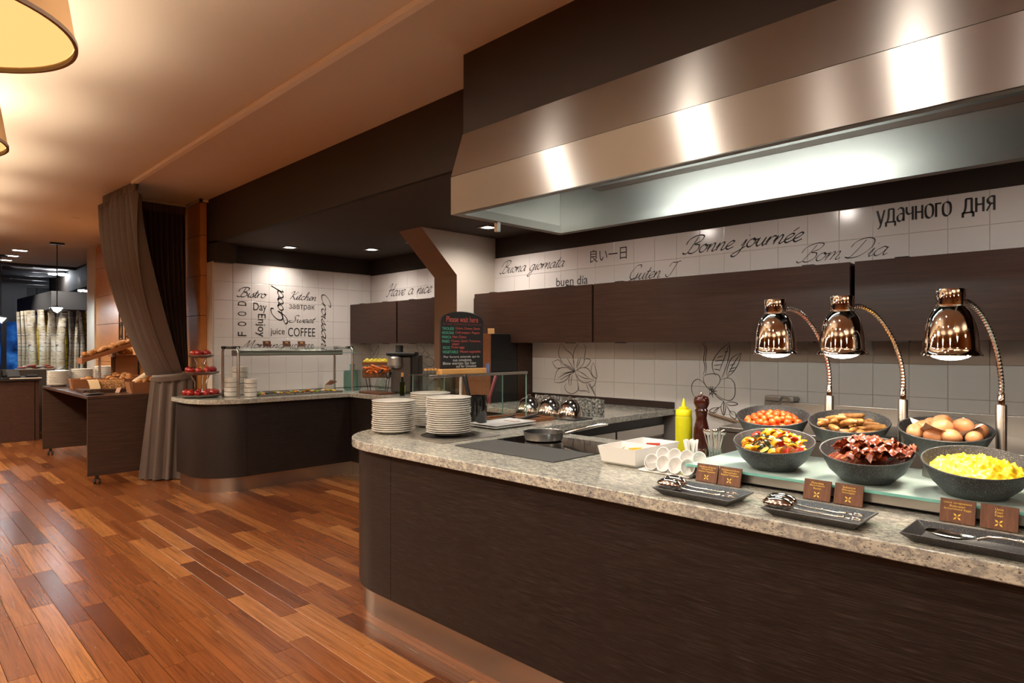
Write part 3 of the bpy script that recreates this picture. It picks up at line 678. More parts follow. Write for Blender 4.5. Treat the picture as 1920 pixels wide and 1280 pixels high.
# porcelain tasting spoons on a white plate
sp_ = tag(MB().box(2.165, 2.46, 1.225, 1.452, G, G+.008).build('rectangular_plate', M['white'], bevel=.004), 'white rectangular plate carrying the porcelain tasting spoons', 'plate')
def tspoon(lab, loc, rz, tilt):
    o = thing('tasting_spoon', lab, 'spoon', loc, rz, 'white porcelain tasting spoons')
    mt = Euler((R(tilt), 0, 0)).to_matrix().to_4x4()
    MB().lathe([(.012,0),(.021,.006),(.026,.02),(.0275,.034),(.0255,.034),(.023,.02),(.017,.008),(.0001,.004)], 22, Matrix.Translation((0,0,.0)) @ mt @ Matrix.Diagonal((1,1.25,1,1))).build('cup', M['white'], o, smooth=50)
    return o
i = 0
for r_ in range(2):
    for k in range(4):
        x = 2.20 + .06*r_; y = 1.405 - .053*k - .015*r_
        tspoon(['first','second','third','fourth'][k] + ' porcelain tasting spoon from the left in the ' + ['front','back'][r_] + ' row', (x, y, G+.024 + .022*r_), R(-70), 58)
bk = tspoon('extra porcelain spoon stacked under the leftmost tasting spoon', (2.203, 1.41, G+.0095), R(-70), 10)
# sugar sticks in a glass and spoons in a glass
gl1 = thing('drinking_glass', 'small glass filled with white sugar sticks', 'glass', (2.40, 1.345, G+.009))
MB().lathe([(.0001,0),(.026,0),(.030,.06),(.0285,.06),(.0245,.004),(.0001,.004)], 20).build('glass_body', M['glass'], gl1, smooth=50)
q = random.Random(3)
M['paper'] = mat('paper', (.86,.86,.84), .7); M['green'] = mat('green_print', (.05,.35,.2), .6)
for k in range(14):
    a = R(k*26); x, y = 2.40+.014*math.cos(a), 1.345+.014*math.sin(a)
    o = MB().box(-.005,.005,-.001,.001,0,.098).box(-.0035,.0035,-.0013,.0013,.03,.05).build('sugar_stick', M['paper'], loc=(x, y, G+.014), rot=(R(-12*math.sin(a)), R(12*math.cos(a)), q.uniform(0,3)))
    tag(o, 'white paper sugar stick standing in the small glass', 'sugar stick', 'sugar sticks in the glass')
gl2 = thing('drinking_glass', 'small glass holding upright teaspoons beside the pepper mill', 'glass', (2.47, 1.285, G+.001))
MB().lathe([(.0001,0),(.032,0),(.036,.07),(.0345,.07),(.030,.005),(.0001,.005)], 20).build('glass_body', M['glass'], gl2, smooth=50)
for k in range(7):
    a = R(k*51); x, y = 2.47+.012*math.cos(a), 1.285+.012*math.sin(a)
    t_ = thing('teaspoon', 'silver teaspoon standing upright in the glass by the pepper mill', 'spoon', (x, y, G+.009), 0, 'teaspoons in the glass'); t_.rotation_euler = (R(-9*math.sin(a)-3), R(12*math.cos(a)+4), a)
    MB().tube([(0,0,0),(0,0,.06),(0,0,.13)], [.003,.0022,.004], 8).build('handle', M['silver'], t_, smooth=50); MB().ball((0,0,.135), .011, 10, 6, (1,.35,1.2)).build('handle_end', M['silver'], t_, smooth=60)
gl3 = thing('glass_bowl', 'small clear glass bowl behind the white dish', 'bowl', (2.66, 1.66, G))
MB().lathe([(.0001,0),(.035,0),(.05,.035),(.048,.035),(.033,.004),(.0001,.004)], 24).build('bowl', M['glass'], gl3, smooth=50)
# mustard bottle
mb = thing('squeeze_bottle', 'bright yellow squeeze bottle with pointed nozzle', 'bottle', (2.665, 1.535, G))
M['must'] = mat('yellow_plastic', (.62,.60,.01), .32, Subsurface_Weight=.0); M['must2'] = mat('yellow_cap', (.88,.78,.01), .3)
MB().lathe([(.0001,0),(.036,0),(.0385,.004),(.0385,.165),(.036,.175),(.0001,.176)], 28).build('bottle_body', M['must'], mb, smooth=40)
MB().lathe([(.0001,.1765),(.037,.1765),(.037,.198),(.033,.204),(.022,.204),(.022,.214),(.012,.216),(.003,.254),(.0001,.255)], 28).build('cap', M['must2'], mb, smooth=40)
# pepper mill
pm_ = thing('pepper_mill', 'tall turned dark red wooden pepper mill', 'mill', (2.665, 1.445, G))
M['mill'] = wood('mill_wood', (.030,.006,.004), (.075,.016,.010), (6,6,1), 6, rough=.10, bump=.02)
MB().lathe([(.0001,0),(.034,0),(.036,.006),(.034,.028),(.030,.034),(.034,.044),(.033,.056),(.036,.09),(.033,.125),(.026,.155),(.023,.172),(.026,.19),(.0265,.2)], 28).build('body', M['mill'], pm_, smooth=50)
MB().lathe([(.0001,.201),(.027,.201),(.030,.206),(.024,.214),(.028,.222),(.034,.236),(.034,.255),(.028,.268),(.012,.273),(.0001,.274)], 28).build('head', M['mill'], pm_, smooth=50)
MB().lathe([(.0001,.274),(.004,.274),(.007,.281),(.004,.287),(.0001,.288)], 14).build('finial', M['silver'], pm_, smooth=50)

# ---- raised warming shelf with frosted glass top
ws = thing('warming_shelf', 'low steel warming shelf with frosted green-edged glass top', 'shelf', (2.43, .15, G))
MB().box(-.235, .24, -1.3, 1.085, .012, .043).build('steel_body', M['steel'], ws, bevel=.003)
MB().box(-.20, .22, -1.28, 1.06, 0, .0115).build('base', M['black'], ws)
MB().box(-.2365,-.2355, .985, 1.083, .012, .043).build('corner_plate', M['steel'], ws)
q = MB(); q.box(-.25, .25, -1.3, 1.10, .044, .053); q.m = [1,0,1,1,1,1]; q.build('glass_top', [M['frost'], M['frostedge']], ws, recalc=False)
ZG = G + .0535
# stone bowls
bq = MB().lathe([(.0001,0),(.066,0),(.074,.003),(.110,.040),(.132,.085),(.1395,.101),(.138,.104),(.1345,.103),(.126,.082),(.104,.042),(.07,.012),(.0001,.009)], 56)
def slope(x, y, z=.104): return .205*(.96*x + .27*y)*max(0., min(1., z/.104))   # the bowls have a slanted rim, lower towards the guests
bq.v = [(x, y, z + slope(x, y, z)) for x, y, z in bq.v]
bowl_me = bq.mesh('stone_bowl', M['stone'], 35)
BZ2 = ZG + .063
bowls = dict(veg=(2.31,.967,ZG), bacon=(2.31,.662,ZG), egg2=(2.31,.3655,ZG), tom=(2.575,1.082,BZ2), saus=(2.575,.797,BZ2), egg=(2.575,.494,BZ2))
labs = dict(veg='dark speckled bowl of roasted vegetables at the front left', bacon='dark speckled bowl heaped with bacon', egg2='dark speckled bowl of yellow scrambled eggs', tom='dark speckled bowl of roasted tomatoes at the back left', saus='dark speckled bowl of small sausages', egg='dark speckled bowl of boiled brown eggs')
for k, p in bowls.items(): tag(inst('serving_bowl', bowl_me, p), labs[k], 'bowl', 'dark speckled serving bowls')
for k, nm in (('tom','tomatoes'), ('saus','sausages'), ('egg','boiled eggs')):
    p = bowls[k]; tag(MB().lathe([(.060,0),(.066,0),(.066,.0625),(.060,.0625)], 30, closed=True).build('bowl_ring', M['steel'], loc=(p[0], p[1], ZG), smooth=40), 'steel support ring under the bowl of ' + nm, 'ring', 'steel bowl rings')
rf = random.Random(11)
# food: roasted tomatoes
M['tomato'] = mat('tomato', (.62,.075,.012), .22); n_ = N(M['tomato']); n_.color(n_.ramp(n_.noise(n_.coord((1,1,1)), 40, 3), [(.35,(.42,.035,.008)),(.55,(.68,.10,.015)),(.75,(.80,.24,.05))]))
tom_me = MB().ball((0,0,0), .0145, 14, 9, (1,1,.9)).mesh('tomato', M['tomato'], 60)
def heap(n, R0, z0, hgt, rr):
    out = []
    tries = 0
    while len(out) < n and tries < 6000:
        tries += 1
        a = rf.uniform(0, 6.283); r = R0*math.sqrt(rf.random()); zt_ = z0 + hgt*(1 - (r/R0)**2)
        ok = all((r*math.cos(a)-p[0])**2 + (r*math.sin(a)-p[1])**2 + (zt_-p[2])**2 > (rr*1.62)**2 for p in out)
        if ok: out.append((r*math.cos(a), r*math.sin(a), zt_))
    return out
p = bowls['tom']
for (x, y, z) in heap(46, .100, .084, .034, .0145):
    o = inst('cherry_tomato', tom_me, (p[0]+x, p[1]+y, p[2]+z-.010+slope(x,y)*.85), (rf.uniform(0,3), rf.uniform(0,3), 0), scale=(rf.uniform(.88,1.12),)*3); tag(o, 'roasted cherry tomato in the heap in the back left bowl', 'tomato', 'roasted tomatoes')
def bed(k, r, z, m, nm, lab, cat):
    q = MB().lathe([(.0001,.011),(.07,.0135),(r*.9,z*.72),(r,z),(.0001,z+.006)], 30); q.v = [(x_, y_, z_ + slope(x_, y_, z_)) for x_, y_, z_ in q.v]; tag(q.build(nm, m, loc=bowls[k], smooth=40), lab, cat)
bed('tom', .116, .066, M['tomato'], 'tomato_layer', 'lower layer of roasted tomatoes filling the back left bowl', 'tomatoes')
# sausages
M['saus'] = mat('sausage', (.34,.17,.05), .30); n_ = N(M['saus']); n_.color(n_.ramp(n_.noise(n_.coord((1,1,1)), 45, 4), [(.35,(.13,.05,.014)),(.55,(.30,.145,.042)),(.7,(.42,.24,.09))]))
def saus_mesh(b):
    P = [(-.05+.1*t/8, b*(1-((t-4)/4)**2), 0) for t in range(9)]; return MB().tube(P, [.005,.0098,.0112,.0116,.0116,.0116,.0112,.0098,.005], 12).mesh('sausage', M['saus'], 60)
sm = [saus_mesh(.004), saus_mesh(.012), saus_mesh(-.008)]
p = bowls['saus']; k = 0
for (x, y, z, rz, ry) in [(-.06,.03,.062,40,0),(-.03,.065,.062,-20,4),(.0,.06,.072,-55,0),(.02,-.06,.064,-50,3),(.05,-.03,.062,-38,-3),(-.065,-.02,.058,-60,0),(.055,.035,.062,20,5),(-.02,.01,.078,-48,0),(.015,.02,.084,-20,0),(.0,-.03,.078,40,8),(-.045,-.055,.058,-35,0),(.03,.0,.09,-48,0),(-.02,.04,.085,70,10),(-.035,-.01,.075,55,16),(.07,-.01,.058,60,0),(.0,-.085,.060,-45,0),(.085,.0,.05,70,0),(.07,.05,.05,-40,0),(.05,-.07,.05,-60,0),(.03,.085,.05,-10,0),(-.03,-.08,.05,-35,0),(-.085,.0,.05,85,0),(-.075,.055,.05,35,0),(.04,.0,.052,15,0),(.06,-.03,.056,-20,0),(.02,.05,.056,30,0)]:
    o = inst('sausage', sm[k % 3], (p[0]+x, p[1]+y, p[2]+z+.026+slope(x,y)*.85), (rf.uniform(0,.6), R(ry), R(rz+rf.uniform(-8,8)))); k += 1; tag(o, 'browned breakfast sausage in the pile in the middle back bowl', 'sausage', 'breakfast sausages')
bed('saus', .112, .058, M['saus'], 'sausage_layer', 'lower layer of sausages filling the middle back bowl', 'sausages')
# boiled eggs
M['egg'] = mat('brown_eggshell', (.60,.265,.115), .42, Subsurface_Weight=.0); n_ = N(M['egg']); n_.color(n_.ramp(n_.noise(n_.coord((1,1,1)), 30, 3), [(.3,(.50,.20,.08)),(.7,(.66,.32,.15))]))
egg_me = MB().lathe([(.0001,-.027),(.009,-.0255),(.0165,-.020),(.0212,-.010),(.0222,0),(.0208,.010),(.017,.019),(.0105,.0255),(.005,.0285),(.0001,.029)], 20).mesh('egg', M['egg'], 60)
p = bowls['egg']
eg = [(-.05,.075,.062,'lowest left'),(-.005,.06,.066,'left middle'),(.055,.05,.062,'far back'),(-.02,-.005,.066,'central'),(.03,.015,.082,'upper back'),(.0,-.052,.086,'highest right'),(-.055,.02,.056,'front left'),(-.06,-.03,.062,'front'),(.055,-.035,.066,'back right'),(.02,-.09,.066,'rightmost'),(-.03,-.085,.056,'front right'),(-.048,.0,.088,'upper front')]
for (x, y, z, lab) in eg:
    o = inst('boiled_egg', egg_me, (p[0]+x*1.02, p[1]+y*1.02, p[2]+z+.032+slope(x,y)*.85), (R(90)+rf.uniform(-.5,.5), rf.uniform(-.3,.3), rf.uniform(0,3.1)), scale=(1.16,)*3); tag(o, lab + ' brown egg in the bowl of boiled eggs', 'egg', 'boiled brown eggs')
nk = MB().grid(lambda u, v: ((u-.5)*.165, (v-.5)*.165, .062 + .012*math.sin(9*u)*math.cos(8*v) + .11*((u-.5)**2+(v-.5)**2)), 14, 14)
tag(nk.build('napkin', M['paper'], loc=(p[0], p[1], p[2]+.012), rot=(0,0,.5), smooth=60), 'white paper napkin under the boiled eggs', 'napkin')
# roasted vegetables
M['vy'] = mat('yellow_pepper', (.80,.40,.015), .25); M['vr'] = mat('red_pepper', (.50,.03,.012), .25); M['vg'] = mat('courgette_skin', (.025,.035,.010), .3); M['vc'] = mat('courgette_flesh', (.62,.48,.12), .35); M['vo'] = mat('orange_pepper', (.78,.27,.02), .25)
def curl(w_, l_, b): return MB().grid(lambda u, v: ((u-.5)*l_, (v-.5)*w_, b*math.cos((u-.5)*2.6) + .3*b*math.cos((v-.5)*3)), 6, 4)
veg = []
for m, nm, lab in ((M['vy'],'yellow_pepper_piece','piece of roasted yellow pepper in the vegetable bowl'), (M['vr'],'red_pepper_piece','piece of roasted red pepper in the vegetable bowl'), (M['vo'],'orange_pepper_piece','piece of roasted orange pepper in the vegetable bowl')):
    g = curl(.026, .036, .012); g2_ = curl(.022, .032, .012)
    b = MB(); b.v = g.v + [(x*.92, y*.92, z-.0045) for x, y, z in g.v]; nn = len(g.v); b.f = g.f + [[nn+i for i in f][::-1] for f in g.f]; b.m = [0]*len(b.f)
    edge = [0,1,2,3,7,11,15,19,23,22,21,20,16,12,8,4]; b.f += [[edge[i], edge[(i+1)%16], nn+edge[(i+1)%16], nn+edge[i]] for i in range(16)]; b.m += [0]*16
    veg.append((b.mesh(nm, m, 50), nm, lab))
cz = MB(); cz.lathe([(.0001,-.003),(.0175,-.003),(.0175,.003),(.0001,.003)], 16); cz.m = [1 if 16 <= i < 32 else 0 for i in range(len(cz.f))]
veg.append((cz.mesh('courgette_slice', [M['vc'], M['vg']], 40), 'courgette_slice', 'slice of dark skinned courgette in the vegetable bowl'))
b = MB().ball((0,0,0), .012, 8, 5, (1.6,.8,.6)); veg.append((b.mesh('aubergine_piece', M['vg'], 40), 'aubergine_piece', 'dark piece of aubergine in the vegetable bowl'))
p = bowls['veg']
for i, (x, y, z) in enumerate(heap(80, .097, .085, .036, .0115)):
    me, nm, lab = veg[[0,0,3,1,0,4,0,2,1,3][i % 10]]
    o = inst(nm, me, (p[0]+x, p[1]+y, p[2]+z+.002+slope(x,y)*.85), (rf.uniform(-.8,.8), rf.uniform(-.8,.8), rf.uniform(0,6)), scale=(rf.uniform(.8,1.15),)*3); tag(o, lab, 'vegetable', nm.replace('_',' ') + 's')
bed('veg', .116, .067, M['vo'], 'vegetable_layer', 'lower layer of roasted vegetables filling the front left bowl', 'vegetables')
# bacon
M['bacon'] = mat('bacon', (.25,.05,.02), .2); n_ = N(M['bacon']); v_ = n_.coord((1, 7, 1)); n_.color(n_.ramp(n_.noise(v_, 11, 4, .6, .8), [(.30,(.075,.012,.007)),(.46,(.21,.036,.015)),(.58,(.36,.085,.030)),(.70,(.62,.30,.12))])); n_.bump(n_.noise(v_, 40, 4), .5, .003)
def bac(seed):
    q = random.Random(seed); a, b, c = q.uniform(0,6), q.uniform(10,17), q.uniform(.006,.012)
    g = MB().grid(lambda u, v: ((u-.5)*.115, (v-.5)*.036 + .006*math.sin(7*u+a), c*math.sin(b*u + a + 1.5*v) + .008*math.sin(5*v+a) - .05*(u-.5)**2), 18, 5)
    b2 = MB(); nn = len(g.v); b2.v = g.v + [(x, y, z-.002) for x, y, z in g.v]; b2.f = g.f + [[nn+i for i in f][::-1] for f in g.f]; b2.m = [0]*len(b2.f)
    return b2.mesh('bacon_rasher', M['bacon'], 70, recalc=False)
bm4 = [bac(s) for s in range(5)]; p = bowls['bacon']
for i in range(34):
    a = rf.uniform(0, 6.28); r = .088*math.sqrt(rf.random()); z = .088 + .040*(1-(r/.1)**2) + rf.uniform(-.004,.010)
    z += slope(r*math.cos(a), r*math.sin(a))*.85 + .004
    o = inst('bacon_rasher', bm4[i % 5], (p[0]+r*math.cos(a), p[1]+r*math.sin(a), p[2]+z), (rf.uniform(-.45,.45), rf.uniform(-.3,.3), R(-45)+rf.uniform(-1.0,1.0)), scale=(rf.uniform(.75,1.0),)*3); tag(o, 'crisp curled bacon rasher in the heaped middle bowl', 'bacon', 'bacon rashers')
for (x, y, z, rz) in ((.02,-.115,.115,-30), (.045,-.105,.118,-60), (-.01,-.12,.110,10)):
    o = inst('bacon_rasher', bm4[1], (p[0]+x, p[1]+y, p[2]+z), (.2, -.25, R(rz)), scale=(.6,.8,.9)); tag(o, 'bacon rasher hanging over the right rim of its bowl', 'bacon', 'bacon rashers over the rim')
bed('bacon', .117, .069, M['bacon'], 'bacon_layer', 'lower layer of bacon filling the middle front bowl', 'bacon')
# scrambled eggs
M['scram'] = mat('scrambled_egg', (.88,.56,.012), .42, Subsurface_Weight=.0)
from mathutils import noise as mno
def scr(u, v):
    a = u*2*math.pi; r = .118*v; q = Vector((r*math.cos(a), r*math.sin(a), 0))
    h = .090 + .026*(1-v*v) + .013*mno.noise(q*55)*(1 if v < .97 else .3) + .009*mno.noise(q*120+Vector((3,1,0)))
    return (q.x, q.y, (h - .010 if v < 1 else .066) + slope(q.x, q.y)*.9)
sg = MB().grid(scr, 90, 34); tag(sg.build('scrambled_eggs', M['scram'], loc=bowls['egg2'], smooth=80), 'lumpy bright yellow scrambled eggs filling the right bowl', 'scrambled eggs')

# ---- heat lamps
shade_p = [(.036,.152),(.041,.147),(.052,.134),(.0605,.117),(.0655,.100),(.0705,.080),(.0740,.052),(.0755,.024),(.0765,.012),(.0800,.004),(.0846,.0),(.0850,-.003),(.081,-.002),(.073,.008),(.071,.03),(.068,.08),(.058,.114),(.046,.134),(.034,.149)]
bulb_m = emit('heat_bulb', (1,.84,.66), 26)
lampd = [((2.72,.914),(2.45,1.02),'left chrome heat lamp over the tomatoes and vegetables'), ((2.72,.654),(2.45,.78),'middle chrome heat lamp over the sausages and bacon'), ((2.72,.360),(2.38,.442),'right chrome heat lamp over the eggs')]
for (bxy, hxy, lab) in lampd:
    t_ = thing('heat_lamp', lab, 'lamp', (bxy[0], bxy[1], G), 0, 'chrome gooseneck heat lamps')
    MB().lathe([(.0001,0),(.03,0),(.03,.004),(.0165,.006),(.0165,.296),(.015,.299),(.0001,.3)], 24).build('post', M['steel'], t_, smooth=40)
    MB().lathe([(.0001,.3),(.0105,.3),(.0105,.335),(.009,.337),(.0001,.337)], 18).build('collar', M['chrome'], t_, smooth=40)
    dx, dy = hxy[0]-bxy[0], hxy[1]-bxy[1]; L = math.hypot(dx, dy); ex, ey = dx/L, dy/L
    zr = 1.388 - G; ztop = zr + .178
    # gooseneck: Bezier from collar up and over to the cap
    P0 = Vector((0,0,.33)); P1 = Vector((ex*-.02, ey*-.02, .47)); P2 = Vector((ex*L*.42, ey*L*.42, ztop+.03)); P3 = Vector((ex*(L-.036), ey*(L-.036), ztop-.012))
    pts_ = []; nb = 150
    for i in range(nb+1):
        s = i/nb; pts_.append(P0*(1-s)**3 + P1*3*s*(1-s)**2 + P2*3*s*s*(1-s) + P3*s**3)
    MB().tube(pts_, [.0092 if (i//2) % 2 else .0076 for i in range(nb+1)], 10).build('gooseneck', M['spring'], t_, smooth=30)
    H = Matrix.Translation((dx, dy, zr))
    sh = MB().lathe(shade_p, 44, H, closed=True).build('shade', M['chrome'], t_, smooth=40)
    cp = MB().lathe([(.036,.150),(.0385,.153),(.0395,.158),(.0395,.199),(.0375,.205),(.0001,.207)], 40, H).build('cap', M['chrome'], t_, smooth=40)
    vh = MB()
    for k in range(10):
        for zz in (.168, .188):
            a = R(36*k + (18 if zz > .18 else 0)); vh.lathe([(.0001,0),(.0034,0),(.0034,.0006),(.0001,.0006)], 8, H @ Matrix.Translation((.0392*math.cos(a), .0392*math.sin(a), zz)) @ Euler((0, R(90), a)).to_matrix().to_4x4())
    vh.build('vent_hole', M['black'], cp)
    bu = MB().lathe([(.0001,-.018),(.025,-.0155),(.045,-.009),(.060,.001),(.066,.012),(.062,.02),(.0001,.022)], 32, H).build('bulb', bulb_m, t_, smooth=50)
    l = light('heat_glow', 'SPOT', (hxy[0], hxy[1], 1.36), 9, (1,.84,.66), spot_size=R(125), spot_blend=.85, shadow_soft_size=.05); aim(l, (hxy[0]-.06, hxy[1], .9))

# ---- slate trays, serving tools and name cards in front of the shelf
def tray(y0, y1, lab):
    o = thing('slate_tray', lab, 'tray', (1.932, (y0+y1)/2, G), 0, 'dark speckled serving trays'); a, b = .086, (y1-y0)/2; q = MB()
    ring = lambda sx, z: [(-a+sx,-b+sx,z),(a-sx,-b+sx,z),(a-sx,b-sx,z),(-a+sx,b-sx,z)]
    V = ring(.026,0)+ring(0,.023)+ring(0,.026)+ring(.004,.026)+ring(.030,.006)
    q.add(V, [(3,2,1,0)] + [(4*j+i,4*j+(i+1)%4,4*j+4+(i+1)%4,4*j+4+i) for j in range(4) for i in range(4)] + [(16,17,18,19)])
    q.build('dish', M['slate'], o, bevel=.002); return o
tray(.908, 1.182, 'dark serving tray with tongs below the vegetable bowl'); tray(.545, .812, 'dark serving tray with tongs below the bacon bowl'); tray(.17, .452, 'dark serving tray with one large spoon at the right')
def tongs(x, y, lab):
    o = thing('serving_tongs', lab, 'tongs', (x, y, G+.016), R(3), 'silver serving tongs')
    for s_, nm in ((-1,'bowl'),(1,'bowl')):
        pass
    for zz, yy in ((.010, 0), ):
        MB().ball((0,.095,.014), .040, 18, 10, (.72,1.15,.56)).build('spoon_bowl', M['silver'], o, smooth=60)
        MB().tube([(0,.056,.008),(0,.02,.005),(0,-.06,.004),(0,-.085,.006)], [.0035,.0028,.0028,.0045], 8).build('handle', M['silver'], o, smooth=50)
        MB().tube([(0,-.085,.006),(.009,-.10,.006),(.010,-.115,.006),(0,-.13,.005),(-.010,-.115,.006),(-.009,-.10,.006),(0,-.085,.006)], .0024, 6).build('handle_loop', M['silver'], o, smooth=50)
        MB().ball((0,-.02,.005), .0045, 8, 6).build('bead', M['silver'], o, smooth=60)
tongs(1.912, 1.058, 'front silver serving spoon on the left dark tray'); tongs(1.962, 1.068, 'rear silver serving spoon on the left dark tray')
tongs(1.908, .688, 'front silver serving spoon on the middle dark tray'); tongs(1.958, .698, 'rear silver serving spoon on the middle dark tray')
bs = thing('serving_spoon', 'large steel serving spoon lying on the right dark tray', 'spoon', (1.925, .33, G+.0085), R(4))
def spn(u, v):
    y = .085 - u*.115; w_ = .030*math.sin(math.pi*min(1, max(0.0, u)**.8))**.6 if 0 < u < 1 else 0.001
    x = (v-.5)*2*w_; return (x, y, .004 + .012*((v-.5)*2)**2*(w_/.03) + .010*((u-.5)*2)**2)
q = MB().grid(spn, 20, 9); q.build('spoon_bowl', M['silver'], bs, smooth=60)
MB().tube([(0,-.028,.013),(0,-.05,.022),(0,-.09,.026),(0,-.14,.022),(0,-.17,.02)], [.004,.0035,.0035,.005,.006], 8).build('handle', M['silver'], bs, smooth=50)
# ================================================================ L COUNTER THINGS
GL = ZL + .0005
M['apple'] = mat('red_apple', (.33,.015,.018), .2); n_ = N(M['apple']); n_.color(n_.ramp(n_.noise(n_.coord((1,1,.5)), 22, 4), [(.35,(.26,.008,.014)),(.6,(.42,.03,.025)),(.76,(.62,.25,.06))]))
M['apple2'] = mat('yellow_apple', (.62,.48,.03), .25)
ap_prof = [(.0001,-.028),(.010,-.031),(.022,-.026),(.032,-.010),(.035,.006),(.032,.022),(.022,.031),(.010,.029),(.004,.023),(.0001,.021)]
apple_me = MB().lathe(ap_prof, 18).mesh('apple', M['apple'], 60); apple2_me = MB().lathe(ap_prof, 18).mesh('apple', M['apple2'], 60)
stem_me = MB().tube([(0,0,.02),(.002,0,.032),(.006,0,.042)], .0016, 6).mesh('stem', M['cabinner'], 50)
def apple(loc, lab, grp, rot=(0,0,0), me=None, s=1.0):
    o = inst('apple', me or apple_me, loc, rot, scale=(s,s,s)); tag(o, lab, 'apple', grp); inst('stem', stem_me, (0,0,0), parent=o); return o
# three-tier apple stand
fsx, fsy = 2.325, 6.74
st = thing('tiered_stand', 'three-tier metal fruit stand at the rounded counter end', 'stand', (fsx, fsy, GL))
def dish(r, z, name='tier'): return MB().lathe([(.0001,z),(r*.72,z),(r*.93,z+.014),(r,z+.030),(r*.985,z+.032),(r*.90,z+.018),(r*.7,z+.005),(.0001,z+.005)], 40).build(name, M['steel_d'], st, smooth=40)
dish(.20, 0); dish(.172, .225); dish(.118, .395)
for (z0, z1, r) in ((.006,.224,.075), (.231,.394,.05)):
    for k in range(3):
        a = R(120*k+20); c, s = math.cos(a), math.sin(a); h = z1 - z0
        MB().tube([(c*r*1.25,s*r*1.25,z0),(c*r*.85,s*r*.85,z0+h*.3),(c*r*.8,s*r*.8,z0+h*.65),(c*r*1.25,s*r*1.25,z0+h*.92),(c*r*1.3,s*r*1.3,z1)], .006, 8).build('support', M['chrome'], st, smooth=50)
q = random.Random(9)
def ringa(n, r, z, tier, ph):
    for k in range(n):
        a = R(360*k/n + ph); apple((fsx + r*math.cos(a), fsy + r*math.sin(a), GL+z), 'red apple on the ' + tier + ' tier of the fruit stand', 'apples on the ' + tier + ' tier', (q.uniform(-.5,.5), q.uniform(-.5,.5), q.uniform(0,6)), s=q.uniform(.92,1.08))
ringa(11, .135, .044, 'bottom', 10); ringa(9, .112, .268, 'middle', 0); ringa(5, .064, .436, 'top', 15)
apple((fsx, fsy, GL+.27), 'yellow-green apple in the centre of the middle tier', 'yellow apples on the stand', me=apple2_me, s=1.1)
# salad sneeze guard
sg_ = thing('sneeze_guard', 'curved glass sneeze guard on steel arches over the salad wells', 'guard', (3.2, 6.6, GL))
zt_ = 1.395 - GL
for sx in (-.64, .64):
    P = [(sx,-.20,0),(sx,-.20,zt_-.05)] + [(sx, -.20+.05*(1-math.cos(R(a))), zt_-.05+.05*math.sin(R(a))) for a in (20,45,70,90)] + [(sx, .20-.05*(1-math.cos(R(a))), zt_-.05+.05*math.sin(R(a))) for a in (90,70,45,20)] + [(sx,.20,zt_-.05),(sx,.20,0)]
    MB().tube(P, .014, 12).build('arch', M['steel'], sg_, smooth=50)
    MB().box(sx-.03, sx+.03, -.17, -.10, zt_-.01, zt_+.016).build('clamp', M['black'], sg_, bevel=.003); MB().box(sx-.03, sx+.03, .10, .17, zt_-.01, zt_+.016).build('clamp', M['black'], sg_, bevel=.003)
MB().box(-.60, .60, -.06, .08, zt_-.085, zt_-.025).build('light_bar', M['steel'], sg_, bevel=.006)
gp_ = [(.12, zt_+.014), (-.13, zt_+.014), (-.20, zt_+.004), (-.25, zt_-.02), (-.27, zt_-.05)]
q = MB()
for s_ in (0, -.006): q.v += [(x, y, z+s_) for x in (-.68, .68) for y, z in gp_]
nn = len(gp_)
for i in range(nn-1): q.f += [(i, i+1, nn+i+1, nn+i), (2*nn+i+1, 2*nn+i, 3*nn+i, 3*nn+i+1), (i+1, i, 2*nn+i, 2*nn+i+1), (nn+i, nn+i+1, 3*nn+i+1, 3*nn+i)]
q.f += [(0, nn, 3*nn, 2*nn), (nn-1, 3*nn-1, 4*nn-1, 2*nn-1)]; q.m = [0]*len(q.f); q.build('curved_glass', M['glass'], sg_)
MB().box(-.68, .68, -.275, -.270, zt_-.062, zt_-.054).build('glass_edge', M['glassedge'], sg_)
for i, (px_, py_) in enumerate(((501, 652), (538, 650), (566, 650))):
    P = onY(px_, py_, 6.62); c_ = thing('name_card', ['left', 'middle', 'right'][i] + ' small wooden card standing on the glass guard', 'card', (P.x, 6.62, GL+zt_+.0145), 0, 'wooden cards on the salad guard')
    MB().box(-.042,.042,-.003,.003,0,.058).build('plate', M['walnut'], c_, rot=(R(-14),0,0)); MB().box(-.016,.016,-.0045,-.0035,.032,.048).build('print', M['pine'], c_, rot=(R(-14),0,0))
P = onZ(422, 742, GL); c_ = thing('name_card', 'small wooden card beside the apples on the counter', 'card', (P.x+.02, P.y, GL), R(-20)); MB().box(-.05,.05,-.003,.003,0,.065).build('plate', M['walnut'], c_, rot=(R(-14),0,0)); MB().box(-.022,.022,-.0045,-.0035,.03,.05).build('print', M['pine'], c_, rot=(R(-14),0,0))
